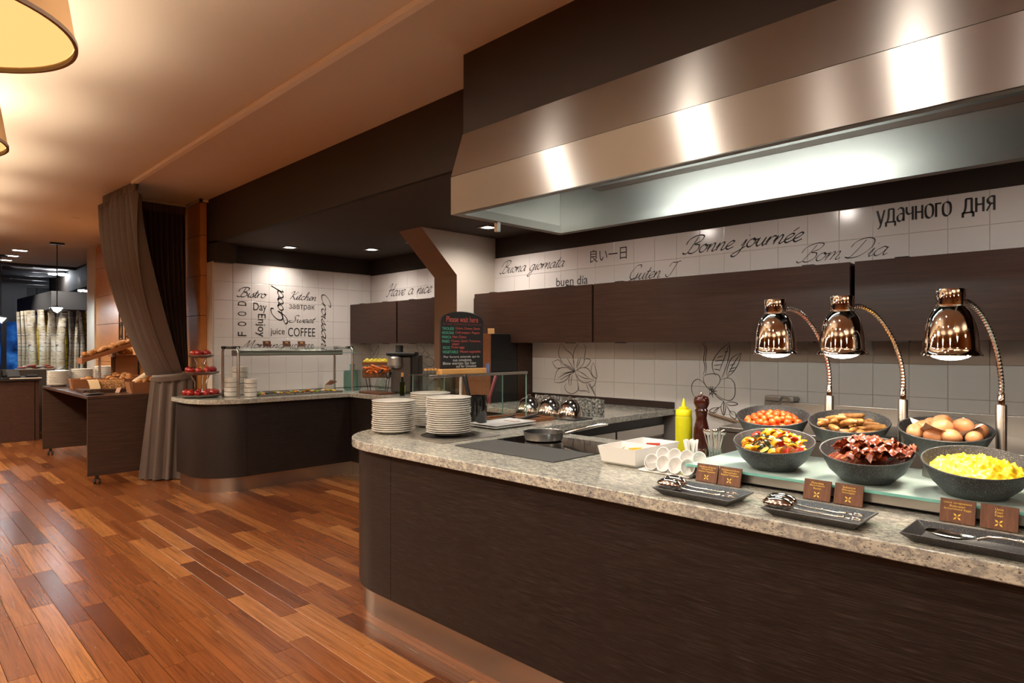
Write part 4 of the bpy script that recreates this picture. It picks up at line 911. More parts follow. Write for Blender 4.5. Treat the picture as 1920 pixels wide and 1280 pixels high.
# salad wells
M['lettuce'] = mat('lettuce', (.32,.42,.05), .4)
for i in range(5):
    x = 2.86 + .19*i
    w_ = thing('salad_pan', ['first', 'second', 'third', 'fourth', 'fifth'][i] + ' shallow salad pan from the left under the glass guard', 'pan', (x, 6.55, GL), 0, 'salad pans')
    q = MB(); q.box(-.09,.09,-.17,-.155,0,.016); q.box(-.09,.09,.155,.17,0,.016); q.box(-.09,-.08,-.155,.155,0,.016); q.box(.08,.09,-.155,.155,0,.016); q.build('rim', M['steel_d'], w_, bevel=.002)
    MB().box(-.08,.08,-.155,.155,0,.003).build('bottom', M['black'], w_)
    for k in range(8):
        a = random.Random(i*10+k); o = MB().ball((0,0,0), .02, 8, 5, (1.4,1,.5)).build('salad_leaf', [M['lettuce'], M['vy'], M['china'], M['lettuce'], M['vo']][(k+i) % 5], loc=(x+a.uniform(-.05,.05), 6.55+a.uniform(-.11,.10), GL+.018), rot=(a.uniform(-.4,.4), a.uniform(-.4,.4), a.uniform(0,3)), smooth=60); tag(o, 'piece of salad in the ' + ['first','second','third','fourth','fifth'][i] + ' salad pan from the left', 'salad', 'salad in pan ' + 'abcde'[i])
# stacked white bowls
bw_me = MB().lathe([(.0001,0),(.048,0),(.062,.004),(.066,.045),(.0645,.046),(.060,.008),(.0001,.005)], 26).mesh('white_bowl', M['china'], 35)
for (px_, Y, n, s_, lab) in ((470, 6.46, 4, .95, 'right bowl stack by the guard post'), (450, 6.84, 5, 1.25, 'rear bowl stack against the tiles'), (433, 6.62, 4, 1.0, 'left bowl stack beside the apples')):
    P = onY(px_, 740, Y)
    for k in range(n):
        o = inst('soup_bowl', bw_me, (P.x, Y, GL + k*.0475*s_), scale=(s_, s_, s_)); tag(o, (ORD(n-1-k) + ' white bowl from the top of the ' if k < n-1 else 'topmost white bowl of the ') + lab, 'bowl', lab)
# white pot with sticks, teal jar
P = onZ(640, 733, GL)
wp = thing('small_pot', 'small white pot on a saucer holding wooden sticks', 'pot', (3.70, 6.66, GL)); MB().lathe([(.0001,0),(.07,.004),(.072,.010),(.0001,.010)], 24).build('saucer', M['china'], wp, smooth=40); MB().lathe([(.0001,.0105),(.05,.0105),(.053,.016),(.053,.07),(.049,.07),(.047,.018),(.0001,.016)], 24).build('pot_body', M['china'], wp, smooth=40)
for k in range(5):
    o = MB().tube([(0,0,0),(.11,.01,.05)], .006, 6).build('wooden_stick', M['crate'], loc=(3.665, 6.64+.012*k, GL+.055+.003*k), rot=(0,0,R(-10+8*k))); tag(o, 'reddish wooden stick lying in the small white pot', 'stick', 'wooden sticks in the white pot')
tj = thing('glass_jar', 'square teal glass jar beside the fruit crate', 'jar', (3.97, 6.62, GL)); MB().box(-.085,.085,-.085,.085,0,.23).build('jar_body', M['tealglass'], tj, rot=(0,0,R(45)), bevel=.02, seg=4); MB().lathe([(.03,.23),(.026,.255),(.03,.29),(.034,.30)], 18).build('neck', M['tealglass'], tj, smooth=40)
# fruit crate on wire legs
fc = thing('fruit_crate', 'slatted wooden crate on black wire legs filled with carrots and apples', 'crate', (4.06, 6.22, GL), R(-45))
for sx in (-.12, .12):
    for sy in (-.08, .08): MB().tube([(sx*.8,sy*.8,0),(sx,sy,.155)], .004, 6).build('wire_leg', M['blackmetal'], fc)
MB().box(-.15,.15,-.10,.10,.156,.164).build('base', M['crate'], fc)
for z in (.168, .208, .30): 
    for sy in (-.106, .098): MB().box(-.155,.155,sy,sy+.008,z,z+.032).build('slat', M['crate'], fc, bevel=.001, seg=1)
    for sx in (-.155, .147): MB().box(sx,sx+.008,-.098,.098,z,z+.032).build('slat', M['crate'], fc, bevel=.001, seg=1)
for sx in (-.145, .137): 
    for sy in (-.096, .088): MB().box(sx,sx+.008,sy,sy+.008,.164,.335).build('corner_post', M['crate'], fc)
M['carrot'] = mat('carrot', (.78,.20,.025), .45); car_me = MB().tube([(0,-.05,0),(0,-.046,0),(0,.04,0),(0,.052,0)], [.006,.012,.014,.008], 9).mesh('carrot_piece', M['carrot'], 50)
q = random.Random(4)
rot45 = Matrix.Rotation(R(-45), 3, 'Z')
for k in range(20):
    v = rot45 @ Vector((q.uniform(-.11,.11), -.10+q.uniform(-.012,.05), 0)); o = inst('carrot_piece', car_me, (4.06+v.x, 6.22+v.y, GL+.20+q.uniform(0,.085)), (q.uniform(-.5,.5), q.uniform(-.3,.3), q.uniform(0,3))); tag(o, 'orange carrot piece in the slatted crate', 'carrot', 'carrot pieces in the crate')
for k in range(12):
    v = rot45 @ Vector((-.125+.05*(k%6), -.05+.07*(k//6), 0)); apple((4.06+v.x, 6.22+v.y, GL+.325+.012*(k//6)), 'yellow-green apple on top of the slatted crate', 'yellow apples in the crate', (q.uniform(-.6,.6), q.uniform(-.6,.6), 0), apple2_me, .95)
# carafe, tray, oil bottle
tag(MB().box(3.74, 3.93, 5.70, 6.10, GL, GL+.02).build('serving_board', M['walnut'], bevel=.003), 'dark wooden board under the glass carafe', 'board')
cf = thing('carafe', 'clear glass carafe standing in front of the juicer', 'carafe', (3.845, 5.83, GL+.0205)); MB().lathe([(.0001,0),(.05,0),(.062,.02),(.066,.06),(.05,.12),(.038,.15),(.046,.20),(.044,.20),(.035,.15),(.047,.12),(.062,.06),(.058,.022),(.0001,.006)], 26).build('carafe_body', M['glass'], cf, smooth=50)
MB().lathe([(.0001,.03),(.03,.035),(.036,.06),(.02,.09),(.0001,.095)], 18).build('ice_insert', M['glass'], cf, smooth=50)
MB().tube([(-.02,0,.2),(.0,.02,.215),(.05,.045,.235)], .012, 8).build('pourer', M['black'], cf, smooth=50)
ob = thing('oil_bottle', 'dark green oil bottle with golden cap and green label', 'bottle', (3.86, 5.46, GL)); M['oil'] = mat('dark_bottle', (.008,.014,.004), .08)
MB().box(-.024,.024,-.024,.024,0,.145).build('bottle_body', M['oil'], ob, rot=(0,0,R(45)), bevel=.007, seg=3); MB().lathe([(.014,.145),(.012,.16),(.012,.195),(.0001,.196)], 14).build('neck', M['oil'], ob, smooth=40); MB().lathe([(.0001,.1961),(.014,.1961),(.014,.238),(.0001,.24)], 14).build('cap', M['pine'], ob, smooth=40)
MB().box(-.0185,.0185,-.0262,-.0252,.03,.11).build('label', M['lettuce'], ob, rot=(0,0,R(45)))
# juicer, turned towards the aisle
ju = thing('juicer', 'grey and black cold-press juicer on the back counter', 'juicer', (4.12, 5.80, GL), R(-45))
MB().box(-.13,.10,-.10,.10,0,.405).build('grey_body', mat('juicer_grey', (.12,.11,.105), .35, .4), ju, bevel=.03, seg=4)
MB().box(.101,.185,-.11,.16,0,.41).build('black_back', M['black'], ju, bevel=.01); MB().lathe([(.06,0),(.085,.03),(.082,.11),(.05,.13)], 26, Matrix.Translation((-.075,-.115,.275))).build('strainer', M['steel'], ju, smooth=40)
MB().box(-.17,.15,-.15,.12,.406,.445).build('lid', M['black'], ju, bevel=.018, seg=4); MB().lathe([(.045,.445),(.04,.46),(.042,.52),(.0001,.522)], 20, Matrix.Translation((-.045,-.03,0))).build('feed_tube', M['black'], ju, smooth=40)
MB().tube([(-.12,-.14,.22),(-.135,-.20,.21),(-.135,-.215,.17)], .016, 10).build('tap', M['black'], ju, smooth=50)
# glass display box with the nut jar
gb = thing('display_box', 'clear glass display box around the nut jar', 'glass box', (3.82, 4.80, GL))
for (x0,x1,y0,y1) in ((-.135,-.131,-.24,.24),(.131,.135,-.24,-.02),(-.131,.131,-.24,-.236),(-.131,.131,.236,.24)): MB().box(x0,x1,y0,y1,0,.235).build('pane', M['glass'], gb)
MB().box(-.135,.135,-.24,.24,.236,.24).build('top_pane', M['glass'], gb)
for (x,y) in ((-.138,-.243),(-.138,.237)): MB().box(x,x+.006,y,y+.006,0,.24).build('edge', M['glassedge'], gb)
# nut jar
nj = thing('nut_jar', 'round glass jar with nuts behind the glass guard', 'jar', (3.81, 4.80, GL)); MB().lathe([(.0001,0),(.07,0),(.105,.03),(.118,.085),(.105,.14),(.07,.175),(.05,.19)], 28).build('jar_body', M['glass'], nj, smooth=50); MB().lathe([(.0001,.192),(.055,.192),(.055,.21),(.0001,.22)], 24).build('lid', M['silver'], nj, smooth=40)
nut_me = MB().ball((0,0,0), .012, 8, 6, (1,1,1.2)).mesh('walnut_nut', mat('nutshell', (.5,.33,.15), .5), 60)
for k in range(60):
    a = q.uniform(0,6.28); r = .095*math.sqrt(q.random()); o = inst('nut', nut_me, (3.81+r*math.cos(a), 4.80+r*math.sin(a), GL+.035+.06*q.random()*(1-r/.12)+.02), (q.uniform(0,3),q.uniform(0,3),0)); tag(o, 'pale nut in the round glass jar behind the guard', 'nut', 'nuts in the jar')
P = onX(925, 617, 4.02); c_ = thing('name_card', 'small wooden card on top of the black appliance', 'card', (4.0, 4.27, .90+.626), R(-45)); MB().box(-.03,.03,-.003,.003,0,.05).build('plate', M['pine'], c_, rot=(R(-12),0,R(8)))

# ================================================================ CURTAIN
cu = thing('curtain', 'heavy taupe curtain tied back at the veneer wall', 'curtain', (2.2, 7.4, 0))
tie = Vector((2.27, 7.50, 1.09))
def drape(a, b, tl, tr, nfold, amp, seed, ze, name, ndir):
    a, b, tl, tr = Vector(a), Vector(b), Vector(tl), Vector(tr); q = random.Random(seed); ph = [q.uniform(-.8,.8) for _ in range(nfold*2+4)]
    nu, nv = nfold*10+1, 60
    def fn(u, v):
        h = v; z = a.z + (1.10 - a.z)*h; k = h**ze
        top = a.lerp(b, u); bot = tl.lerp(tr, u); p = top.lerp(bot, k)
        s0 = math.sin(u*nfold*2*math.pi + 1.2*math.sin(u*9 + seed)*h); f = math.copysign(abs(s0)**.7, s0) + .3*math.sin(u*nfold*5.1 + 4*h)
        am = amp*(1 - .35*k) * (1 if v > .035 else .55); n = Vector((ndir[0], ndir[1], 0))
        p = p + n*f*am; return (p.x - 2.2, p.y - 7.4, z)
    return MB().grid(fn, nu, nv).build(name, M['curtain'], cu, smooth=80, recalc=False)
drape((1.725, 7.72, 2.958), (1.775, 6.82, 2.958), (2.06, 7.52, 1.1), (2.30, 7.30, 1.1), 9, .085, 2, 1.9, 'front_drape', (.9, -.35))
drape((1.97, 7.60, 2.935), (2.445, 7.60, 2.935), (2.24, 7.48, 1.1), (2.42, 7.42, 1.1), 9, .055, 5, 2.2, 'rear_drape', (.1, -1))
# header tape with pencil pleats
def header(a, b, n, name, ndir, zz):
    a, b = Vector(a), Vector(b)
    def fn(u, v):
        p = a.lerp(b, u); f = math.sin(u*n*2*math.pi)*.010; return (p.x + ndir[0]*(f+.026) - 2.2, p.y + ndir[1]*(f+.026) - 7.4, zz + .012 - v*.085)
    MB().grid(fn, n*6+1, 4).build(name, M['curtain'], cu, smooth=80, recalc=False)
header((1.72, 7.73, 0), (1.78, 6.80, 0), 26, 'front_heading', (-.95, -.1), 2.962); header((1.96, 7.60, 0), (2.45, 7.60, 0), 22, 'rear_heading', (0, -1), 2.94)
# skirt below the tie
def skirt(u, v):
    a = -math.pi*.15 + u*2*math.pi; z = 1.06*(1-v) + .012; n = 13
    rx = .205 + .05*v + (.022 + .026*v)*math.sin(a*n + 1.2*math.sin(3*a)); ry = .10 + .02*v + (.014+.014*v)*math.sin(a*n+.6)
    cx = 2.26 - .04*v; cy = 7.385 + .045*v
    dx, dy = math.cos(a)*rx, math.sin(a)*ry
    return (cx + dx*.80 + dy*.60 - 2.2, cy - dx*.60*.9 + dy*.80 - 7.4, z)
MB().grid(skirt, 241, 26).build('skirt', M['curtain'], cu, smooth=80, recalc=False)
MB().lathe([(.188,-.036),(.198,-.02),(.194,-.004),(.201,.012),(.196,.03),(.184,.04),(.17,.034),(.17,-.03)], 36, Matrix.Translation((2.26-2.2, 7.385-7.4, 1.085)) @ Matrix.Rotation(R(-37), 4, 'Z') @ Euler((R(4), R(-5), 0)).to_matrix().to_4x4() @ Matrix.Diagonal((1.05,.66,1,1)), closed=True).build('tie_back', M['curtain'], cu, smooth=60)
cr_ = MB().box(1.96, 2.47, 7.585, 7.615, 2.955, 2.982); tag(cr_.build('curtain_rail', M['cream']), 'short cream curtain rail above the rear drape', 'rail')

# ================================================================ BREAD TABLE
TZ = .90
bt = thing('bread_table', 'dark wood bread table on casters beside the curtain', 'table', (1.99, 8.83, 0))
MB().box(-.455, .45, -1.20, 1.26, TZ-.03, TZ).build('table_top', M['table'], bt, bevel=.002, seg=1)
MB().box(-.455, .45, -1.20, -1.17, .085, TZ-.031).build('end_panel', M['table'], bt, bevel=.002, seg=1); MB().box(-.455, .45, 1.23, 1.26, .085, TZ-.031).build('end_panel', M['table'], bt, bevel=.002, seg=1)
MB().box(.40, .42, -1.169, 1.229, .20, TZ-.031).build('back_panel', M['table'], bt)
for (x, y) in ((-.37,-1.185), (.37,-1.185), (-.37,1.245), (.37,1.245)):
    c_ = MB().box(x-.014, x+.014, y-.02, y+.02, .05, .084).build('caster', M['blackmetal'], bt)
    for s_ in (-.016, .016): MB().lathe([(.0001,-.008),(.026,-.008),(.028,0),(.026,.008),(.0001,.008)], 16, Matrix.Translation((x+s_*1.3, y, .0285)) @ Euler((0, R(90), 0)).to_matrix().to_4x4()).build('wheel', M['black'], c_, smooth=40)
def pstack(x, y, n, lab, s_=1.0, dz=.0155):
    q = random.Random(int(x*100))
    for k in range(n):
        o = inst('side_plate', plate_me, (x+q.uniform(-.002,.002), y, TZ+.001+k*dz), scale=(s_, s_, 1.3)); tag(o, (ORD(n-1-k) + ' plate from the top of the ' if k < n-1 else 'topmost plate of the ') + lab, 'plate', lab)
pstack(1.665, 9.83, 12, 'left plate stack on the bread table'); pstack(1.925, 9.84, 13, 'middle plate stack on the bread table'); pstack(2.195, 9.84, 15, 'right plate stack on the bread table', 1.05)
M['bread'] = mat('bread_crust', (.42,.19,.055), .6); n_ = N(M['bread']); v_ = n_.coord((1,1,1)); s_ = n_.noise(v_, 28, 4, .65); n_.color(n_.ramp(s_, [(.33,(.16,.055,.014)),(.52,(.40,.175,.05)),(.7,(.66,.38,.15))])); n_.bump(s_, .7, .006)
M['crumb'] = mat('bread_crumb', (.62,.40,.19), .8); M['seed'] = mat('seeded_crust', (.36,.16,.045), .6); n_ = N(M['seed']); v_ = n_.coord((1,1,1)); s_ = n_.noise(v_, 90, 3, .7); n_.color(n_.ramp(s_, [(.38,(.13,.045,.012)),(.52,(.36,.16,.045)),(.66,(.68,.44,.2))])); n_.bump(s_, .9, .006)
def loaf(x, y, z, L, r, m, lab, rz, cut=True, cat='bread'):
    o = thing('bread_loaf', lab, cat, (x, y, z), rz); prof = [(-1,0),(-1,.6),(-.85,1.15),(-.5,1.5),(0,1.6),(.5,1.5),(.85,1.15),(1,.6),(1,0)]
    q = MB(); nn = len(prof); ns = 9
    for i in range(ns):
        t = i/(ns-1); s_ = 1 if (cut or .15 < t < .85) else .72; q.v += [((t-.5)*L, yv*r*s_, zv*r*s_) for yv, zv in prof]
    for i in range(ns-1):
        for j in range(nn): q.f.append((i*nn+j, i*nn+(j+1)%nn, (i+1)*nn+(j+1)%nn, (i+1)*nn+j))
    q.m = [0]*len(q.f); q.f += [list(range(nn))[::-1], [(ns-1)*nn+j for j in range(nn)]]; q.m += [1,1]
    q.build('loaf', [m, M['crumb'] if cut else m], o, smooth=50); return o
tag(MB().box(1.60, 2.10, 8.12, 8.50, TZ+.001, TZ+.035).build('bread_board', M['cab'], bevel=.003), 'dark cutting board under the wrapped loaf', 'board')
loaf(1.86, 8.30, TZ+.0355, .32, .062, M['seed'], 'seeded brown loaf on the dark cutting board', R(-6))
wr = MB().grid(lambda u, v: (1.665 + .10*u + .03*(1-v), 8.245 + .12*v*.9 - .02, TZ+.038 + .10*math.sin(min(1, v*1.15)*math.pi*.62) + .004), 8, 12)
tag(wr.build('cloth', mat('cream_cloth', (.74,.56,.33), .8), loc=(-.02,-.03,0), smooth=60), 'cream cloth folded over the seeded loaf', 'cloth')
def bin_(x, y, z, w_, d_, h, lab, rz, tilt=0):
    o = thing('bread_crate', lab, 'crate', (x, y, z), rz); o.rotation_euler = (R(tilt), 0, rz)
    MB().box(-w_,w_,-d_,d_,0,.008).build('base', M['crate'], o)
    for s_ in (-1, 1):
        MB().box(-w_,w_,-.006,.006,.008,h).build('long_side', M['crate'], o, loc=(0,s_*(d_-.006),0), rot=(R(-10*s_),0,0), bevel=.001, seg=1); MB().box(-.006,.006,-d_+.012,d_-.012,.008,h).build('short_side', M['crate'], o, loc=(s_*(w_-.006),0,0), rot=(0,R(10*s_),0), bevel=.001, seg=1)
    return o
roll_me = MB().ball((0,0,0), .043, 14, 9, (1.15,1,.75)).mesh('bread_roll', M['bread'], 60)
q = random.Random(21)
def rolls(cx, cy, z, w_, d_, n, lab, grp, rz=0, s_=1.0, slope=0):
    for k in range(n):
        v = Matrix.Rotation(rz, 3, 'Z') @ Vector((q.uniform(-w_, w_)*.8, q.uniform(-d_, d_)*.8, 0)); o = inst('bread_roll', roll_me, (cx+v.x, cy+v.y, z+q.uniform(0,.03)+slope*v.y), (q.uniform(-.4,.4), q.uniform(-.4,.4), q.uniform(0,6)), scale=(s_,)*3); tag(o, lab, 'bread', grp)
def hill(cx, cy, z, w_, d_, lab): 
    g = MB().grid(lambda u, v: ((u-.5)*2*w_, (v-.5)*2*d_, .02 + .03*math.sin(math.pi*u)*math.sin(math.pi*v)), 8, 8); 
bin_(2.20, 7.86, TZ+.001, .23, .14, .12, 'dovetailed wooden crate of rolls nearest the curtain', R(-4)); rolls(2.20, 7.86, TZ+.10, .19, .09, 12, 'round bread roll in the dovetailed crate nearest the curtain', 'rolls in the near crate')
bin_(2.08, 8.72, TZ+.001, .20, .14, .13, 'wooden crate of small rolls in the middle of the table', R(-4)); rolls(2.08, 8.72, TZ+.11, .16, .10, 12, 'small bread roll in the middle crate', 'rolls in the middle crate', s_=.8)
bin_(2.23, 9.10, TZ+.001, .18, .15, .15, 'tall wooden crate of wrapped rolls behind the middle crate', R(-4)); rolls(2.23, 9.10, TZ+.13, .14, .11, 12, 'wrapped roll in the tall rear crate', 'rolls in the rear crate', s_=.8)
bin_(1.80, 9.10, TZ+.001, .13, .12, .12, 'small wooden crate beside the plate stacks', R(-4)); rolls(1.80, 9.10, TZ+.09, .10, .08, 6, 'roll in the small crate beside the plates', 'rolls in the small crate', s_=.8)
pk = thing('bread_bag', 'pale wrapped baguette leaning up towards the curtain', 'bread', (2.28, 8.30, TZ+.15)); pk.rotation_euler = (0, R(-28), R(20)); MB().tube([(-.2,0,0),(-.17,0,0),(.17,0,.01),(.22,0,.01)], [.02,.045,.048,.03], 12, mtx=Matrix.Diagonal((1,1,.8,1))).build('wrapped_loaf', mat('paper_bag', (.62,.50,.36), .7), pk, smooth=50, loc=(0,0,.03))
# raised bread shelf on a post
rs = thing('bread_riser', 'raised sloping wooden bread shelf on a steel post', 'shelf', (2.03, 9.30, TZ+.001))
MB().tube([(-.04,-.05,0),(-.04,-.05,.37)], .013, 10).build('post', M['steel'], rs, smooth=50); MB().lathe([(.0001,0),(.06,0),(.06,.006),(.0001,.006)], 20, Matrix.Translation((-.04,-.05,0))).build('foot', M['steel'], rs)
sl = MB(); sl.box(-.25,.42,-.13,.13,0,.012); sl.box(-.25,.42,-.14,-.13,0,.05); sl.box(-.25,.42,.13,.14,0,.05); sl.build('sloped_shelf', M['crate'], rs, loc=(.02,0,.40), rot=(0, R(-20), 0), bevel=.002)
MB().box(-.03,.0,-.14,.14,-.03,.04).build('front_lip', M['crate'], rs, loc=(-.215,0,.325), bevel=.003)
for k in range(10):
    u = -.20 + .055*k; a = inst('bread_roll', roll_me, (2.05+u*.94, 9.30+.05*(-1)**k, TZ+.43+u*.342+.045), (0,.3,k), scale=(1.15,1.3,1.1)); tag(a, 'crusty roll on the raised sloping bread shelf', 'bread', 'rolls on the raised shelf')
st2 = thing('bread_shelf_unit', 'upright wooden bread stand against the veneer wall', 'stand', (2.31, 9.47, TZ+.001)); MB().box(-.12,.125,-.13,-.118,0,.38).build('side', M['crate'], st2); MB().box(-.12,.125,.118,.13,0,.38).build('side', M['crate'], st2); MB().box(.113,.125,-.117,.117,0,.38).build('back', M['cab'], st2); MB().box(-.14,.125,-.14,.14,.381,.395).build('tray', M['crate'], st2, bevel=.002); MB().box(-.145,-.125,-.15,.15,.37,.425).build('lip', M['crate'], st2, bevel=.002)
loaf(2.30, 9.47, TZ+.399, .20, .060, M['bread'], 'cut dark loaf on top of the upright bread stand', R(35))
for i, (px_, py_) in enumerate(((206, 731), (219, 735))):
    P = onZ(px_, py_, TZ+.001); o = thing('name_card', ['left','right'][i] + ' small wooden card before the near bread crate', 'card', (P.x-.02, P.y-.1, TZ+.001), R(-70)); MB().box(-.035,.035,-.003,.003,0,.06).build('plate', M['crate'], o, rot=(R(-25),0,0))
P = onZ(172, 740, TZ+.001); sd = thing('tongs_dish', 'small dark dish with metal tongs on the bread table', 'dish', (P.x+.02, P.y, TZ+.001)); MB().lathe([(.0001,0),(.05,0),(.095,.014),(.093,.017),(.05,.004),(.0001,.004)], 24).build('dish', M['slate'], sd, smooth=40); MB().tube([(-.08,.0,.02),(-.02,.01,.05),(.06,.02,.025)], .006, 6).build('tongs_arm', M['silver'], sd, smooth=50); MB().tube([(-.08,-.02,.02),(-.02,-.015,.04),(.07,-.01,.02)], .006, 6).build('tongs_arm', M['silver'], sd, smooth=50)
# iron wall decoration on the veneer
wd = thing('iron_wall_art', 'black iron wall decoration on the veneer panels', 'wall art', (XO-.012, 10.0, 1.50))
for y in (-.45, -.3, -.15, 0, .15, .3): MB().tube([(0,y,0),(0,y,.72)], .008, 6).build('upright', M['blackmetal'], wd)
for z in (0, .24, .48, .72): MB().tube([(0,-.45,z),(0,.3,z)], .008, 6).build('crossbar', M['blackmetal'], wd)
for y, z in ((-.37,.12),(-.22,.36),(-.07,.12),(.08,.36),(.22,.12),(-.37,.36)): MB().tube([(0, y+.055*math.cos(R(a)), z+.09*math.sin(R(a))) for a in range(0,361,30)], .006, 6).build('scroll', M['blackmetal'], wd, smooth=50)
l = light('veneer_fill_light', 'SPOT', (1.75, 9.3, 2.93), 170, (1,.85,.7), spot_size=R(75), spot_blend=.8, shadow_soft_size=.05); aim(l, (2.45, 9.9, 1.75))  # added fill spot that brightens the veneer wall
af = thing('ceiling_spot', 'tiny ceiling ring added for the fill spot on the veneer wall', 'spotlight', (1.75, 9.3, ZCEIL)); MB().lathe([(.03,-.004),(.042,-.004),(.042,0),(.03,0)], 18, closed=True).build('ring', M['cream'], af, smooth=30)  # ring added to go with the fill spot
# ================================================================ LETTERING
GL_ = {
'a':([[(.75,.85),(.45,1),(.1,.7),(.05,.3),(.3,0),(.6,.25),(.78,.9)],[(.78,.95),(.75,.3),(.85,.02),(1.05,.2)]],1.0),
'b':([[(0,.2),(.3,1.2),(.45,2.1),(.3,2.2),(.18,1.5),(.15,.4),(.35,0),(.65,.2),(.7,.7),(.5,.95),(.25,.7)]],.85),
'c':([[(.65,.8),(.5,1),(.2,.85),(.08,.4),(.25,.02),(.5,.05),(.8,.3)]],.75),
'd':([[(.75,.85),(.45,1),(.1,.7),(.05,.3),(.3,0),(.6,.25),(.78,1),(.86,2.2)],[(.86,2.2),(.78,.5),(.86,.02),(1.05,.2)]],1.0),
'e':([[(.0,.3),(.4,.5),(.6,.85),(.4,1),(.12,.7),(.1,.25),(.35,0),(.75,.25)]],.7),
'g':([[(.75,.85),(.45,1),(.1,.7),(.05,.3),(.3,0),(.6,.25),(.78,.9)],[(.78,.95),(.75,0),(.6,-.8),(.3,-1),(.1,-.75),(.5,-.25),(1,.15)]],1.0),
'h':([[(0,.2),(.35,1.3),(.45,2.1),(.3,2.2),(.18,1.5),(.12,0)],[(.14,.4),(.4,.9),(.62,.95),(.65,.6),(.62,.15),(.75,0),(.95,.2)]],.9),
'i':([[(0,.25),(.2,.95),(.15,.25),(.25,0),(.45,.2)],[(.24,1.38),(.28,1.46)]],.42),
'j':([[(0,.25),(.2,.95),(.18,0),(.05,-.8),(-.25,-1),(-.45,-.75),(0,-.3),(.45,.15)],[(.24,1.38),(.28,1.46)]],.42),
'm':([[(0,.3),(.15,.95),(.12,0)],[(.14,.4),(.35,.9),(.5,.95),(.55,.6),(.52,0)],[(.54,.4),(.75,.9),(.9,.95),(.95,.6),(.92,.12),(1.05,0),(1.25,.2)]],1.2),
'n':([[(0,.3),(.15,.95),(.12,0)],[(.14,.4),(.38,.9),(.55,.95),(.6,.6),(.57,.12),(.7,0),(.9,.2)]],.86),
'o':([[(.4,1),(.12,.8),(.05,.35),(.3,0),(.6,.2),(.65,.7),(.4,1),(.5,.8),(.85,.85)]],.78),
'r':([[(0,.3),(.15,.95),(.12,0)],[(.14,.5),(.35,.9),(.55,.97),(.62,.85)]],.62),
's':([[(0,.2),(.35,.75),(.42,1.02),(.45,.7),(.5,.3),(.3,0),(.05,.1)],[(.36,.02),(.7,.25)]],.62),
't':([[(0,.25),(.22,1),(.3,1.7)],[(.3,1.7),(.2,.3),(.32,0),(.52,.2)],[(0,1.08),(.5,1.14)]],.5),
'u':([[(0,.3),(.15,.95),(.12,.3),(.3,0),(.55,.25),(.68,.95)],[(.68,.95),(.65,.25),(.75,0),(.95,.2)]],.88),
'v':([[(0,.7),(.15,.95),(.25,.7),(.35,.05),(.6,.5),(.65,.9),(.85,.85)]],.75),
'w':([[(0,.7),(.12,.95),(.15,.3),(.3,0),(.5,.3),(.55,.9),(.55,.3),(.7,0),(.92,.3),(.98,.9),(1.15,.85)]],1.05),
'\u00e9':([[(.0,.3),(.4,.5),(.6,.85),(.4,1),(.12,.7),(.1,.25),(.35,0),(.75,.25)],[(.38,1.22),(.68,1.62)]],.7),
'B':([[(.42,2.05),(.28,1),(.1,.15),(-.2,.0),(-.4,.2)],[(-.45,1.2),(-.35,1.85),(.3,2.25),(.95,2.1),(.9,1.5),(.4,1.15),(.9,1),(1,.4),(.6,0),(.15,.1)]],1.15),
'G':([[(1.05,1.75),(.9,2.2),(.4,2.1),(0,1.3),(.05,.5),(.4,.1),(.85,.4),(1,1)],[(1,1),(.95,.2),(.7,-.6),(.2,-.8),(-.1,-.4),(.3,-.05),(1.2,.3)]],1.25),
'K':([[(-.25,1.7),(.05,2.1),(.32,2.2),(.2,1),(-.02,.05)],[(1.1,2.2),(.6,1.5),(.2,1.1),(.55,.6),(.85,.05),(1.15,.2)]],1.1),
'S':([[(.98,1.85),(.78,2.2),(.4,1.95),(.48,1.4),(.75,.8),(.6,.15),(.1,0),(-.25,.35),(.1,.6)]],1.0),
'C':([[(.85,1.65),(.92,2.1),(.6,2.2),(.15,1.7),(0,.8),(.25,.1),(.7,.1),(1,.45)]],1.0),
'M':([[(-.3,.1),(0,.3),(.25,1.4),(.4,2.1),(.45,1),(.5,.1),(.8,1.2),(1.1,2.1),(1.1,1),(1.15,.05),(1.4,.2)]],1.4),
'H':([[(-.25,1.6),(.05,2.1),(.32,2.2),(.22,1),(.05,.1),(-.25,.05)],[(1.2,2.2),(1,1.9),(.9,1),(.82,.15),(1.1,.1)],[(0,1),(.5,1.12),(1.1,1.2)]],1.15),
'D':([[(.4,2.05),(.25,.8),(.05,.1),(-.3,.15),(.1,0),(.8,.2),(1.25,1.1),(1,2),(.3,2.25),(-.3,1.9),(-.4,1.3)]],1.35),
'T':([[(-.1,1.5),(.1,2.05),(.55,2.05),(1.1,2.2)],[(.72,2.05),(.62,1),(.42,.12),(.1,.05),(-.1,.4)]],1.0),
}
def cat_rom(P, n=7):
    P = [Vector(p) for p in P]; Q = [P[0]*2-P[1]] + P + [P[-1]*2-P[-2]]; out = []
    for i in range(1, len(Q)-2):
        for k in range(n):
            t = k/n; a, b, c, d = Q[i-1], Q[i], Q[i+1], Q[i+2]
            out.append(.5*((2*b) + (c-a)*t + (2*a-5*b+4*c-d)*t*t + (3*b-a-3*c+d)*t**3))
    return out + [P[-1]]
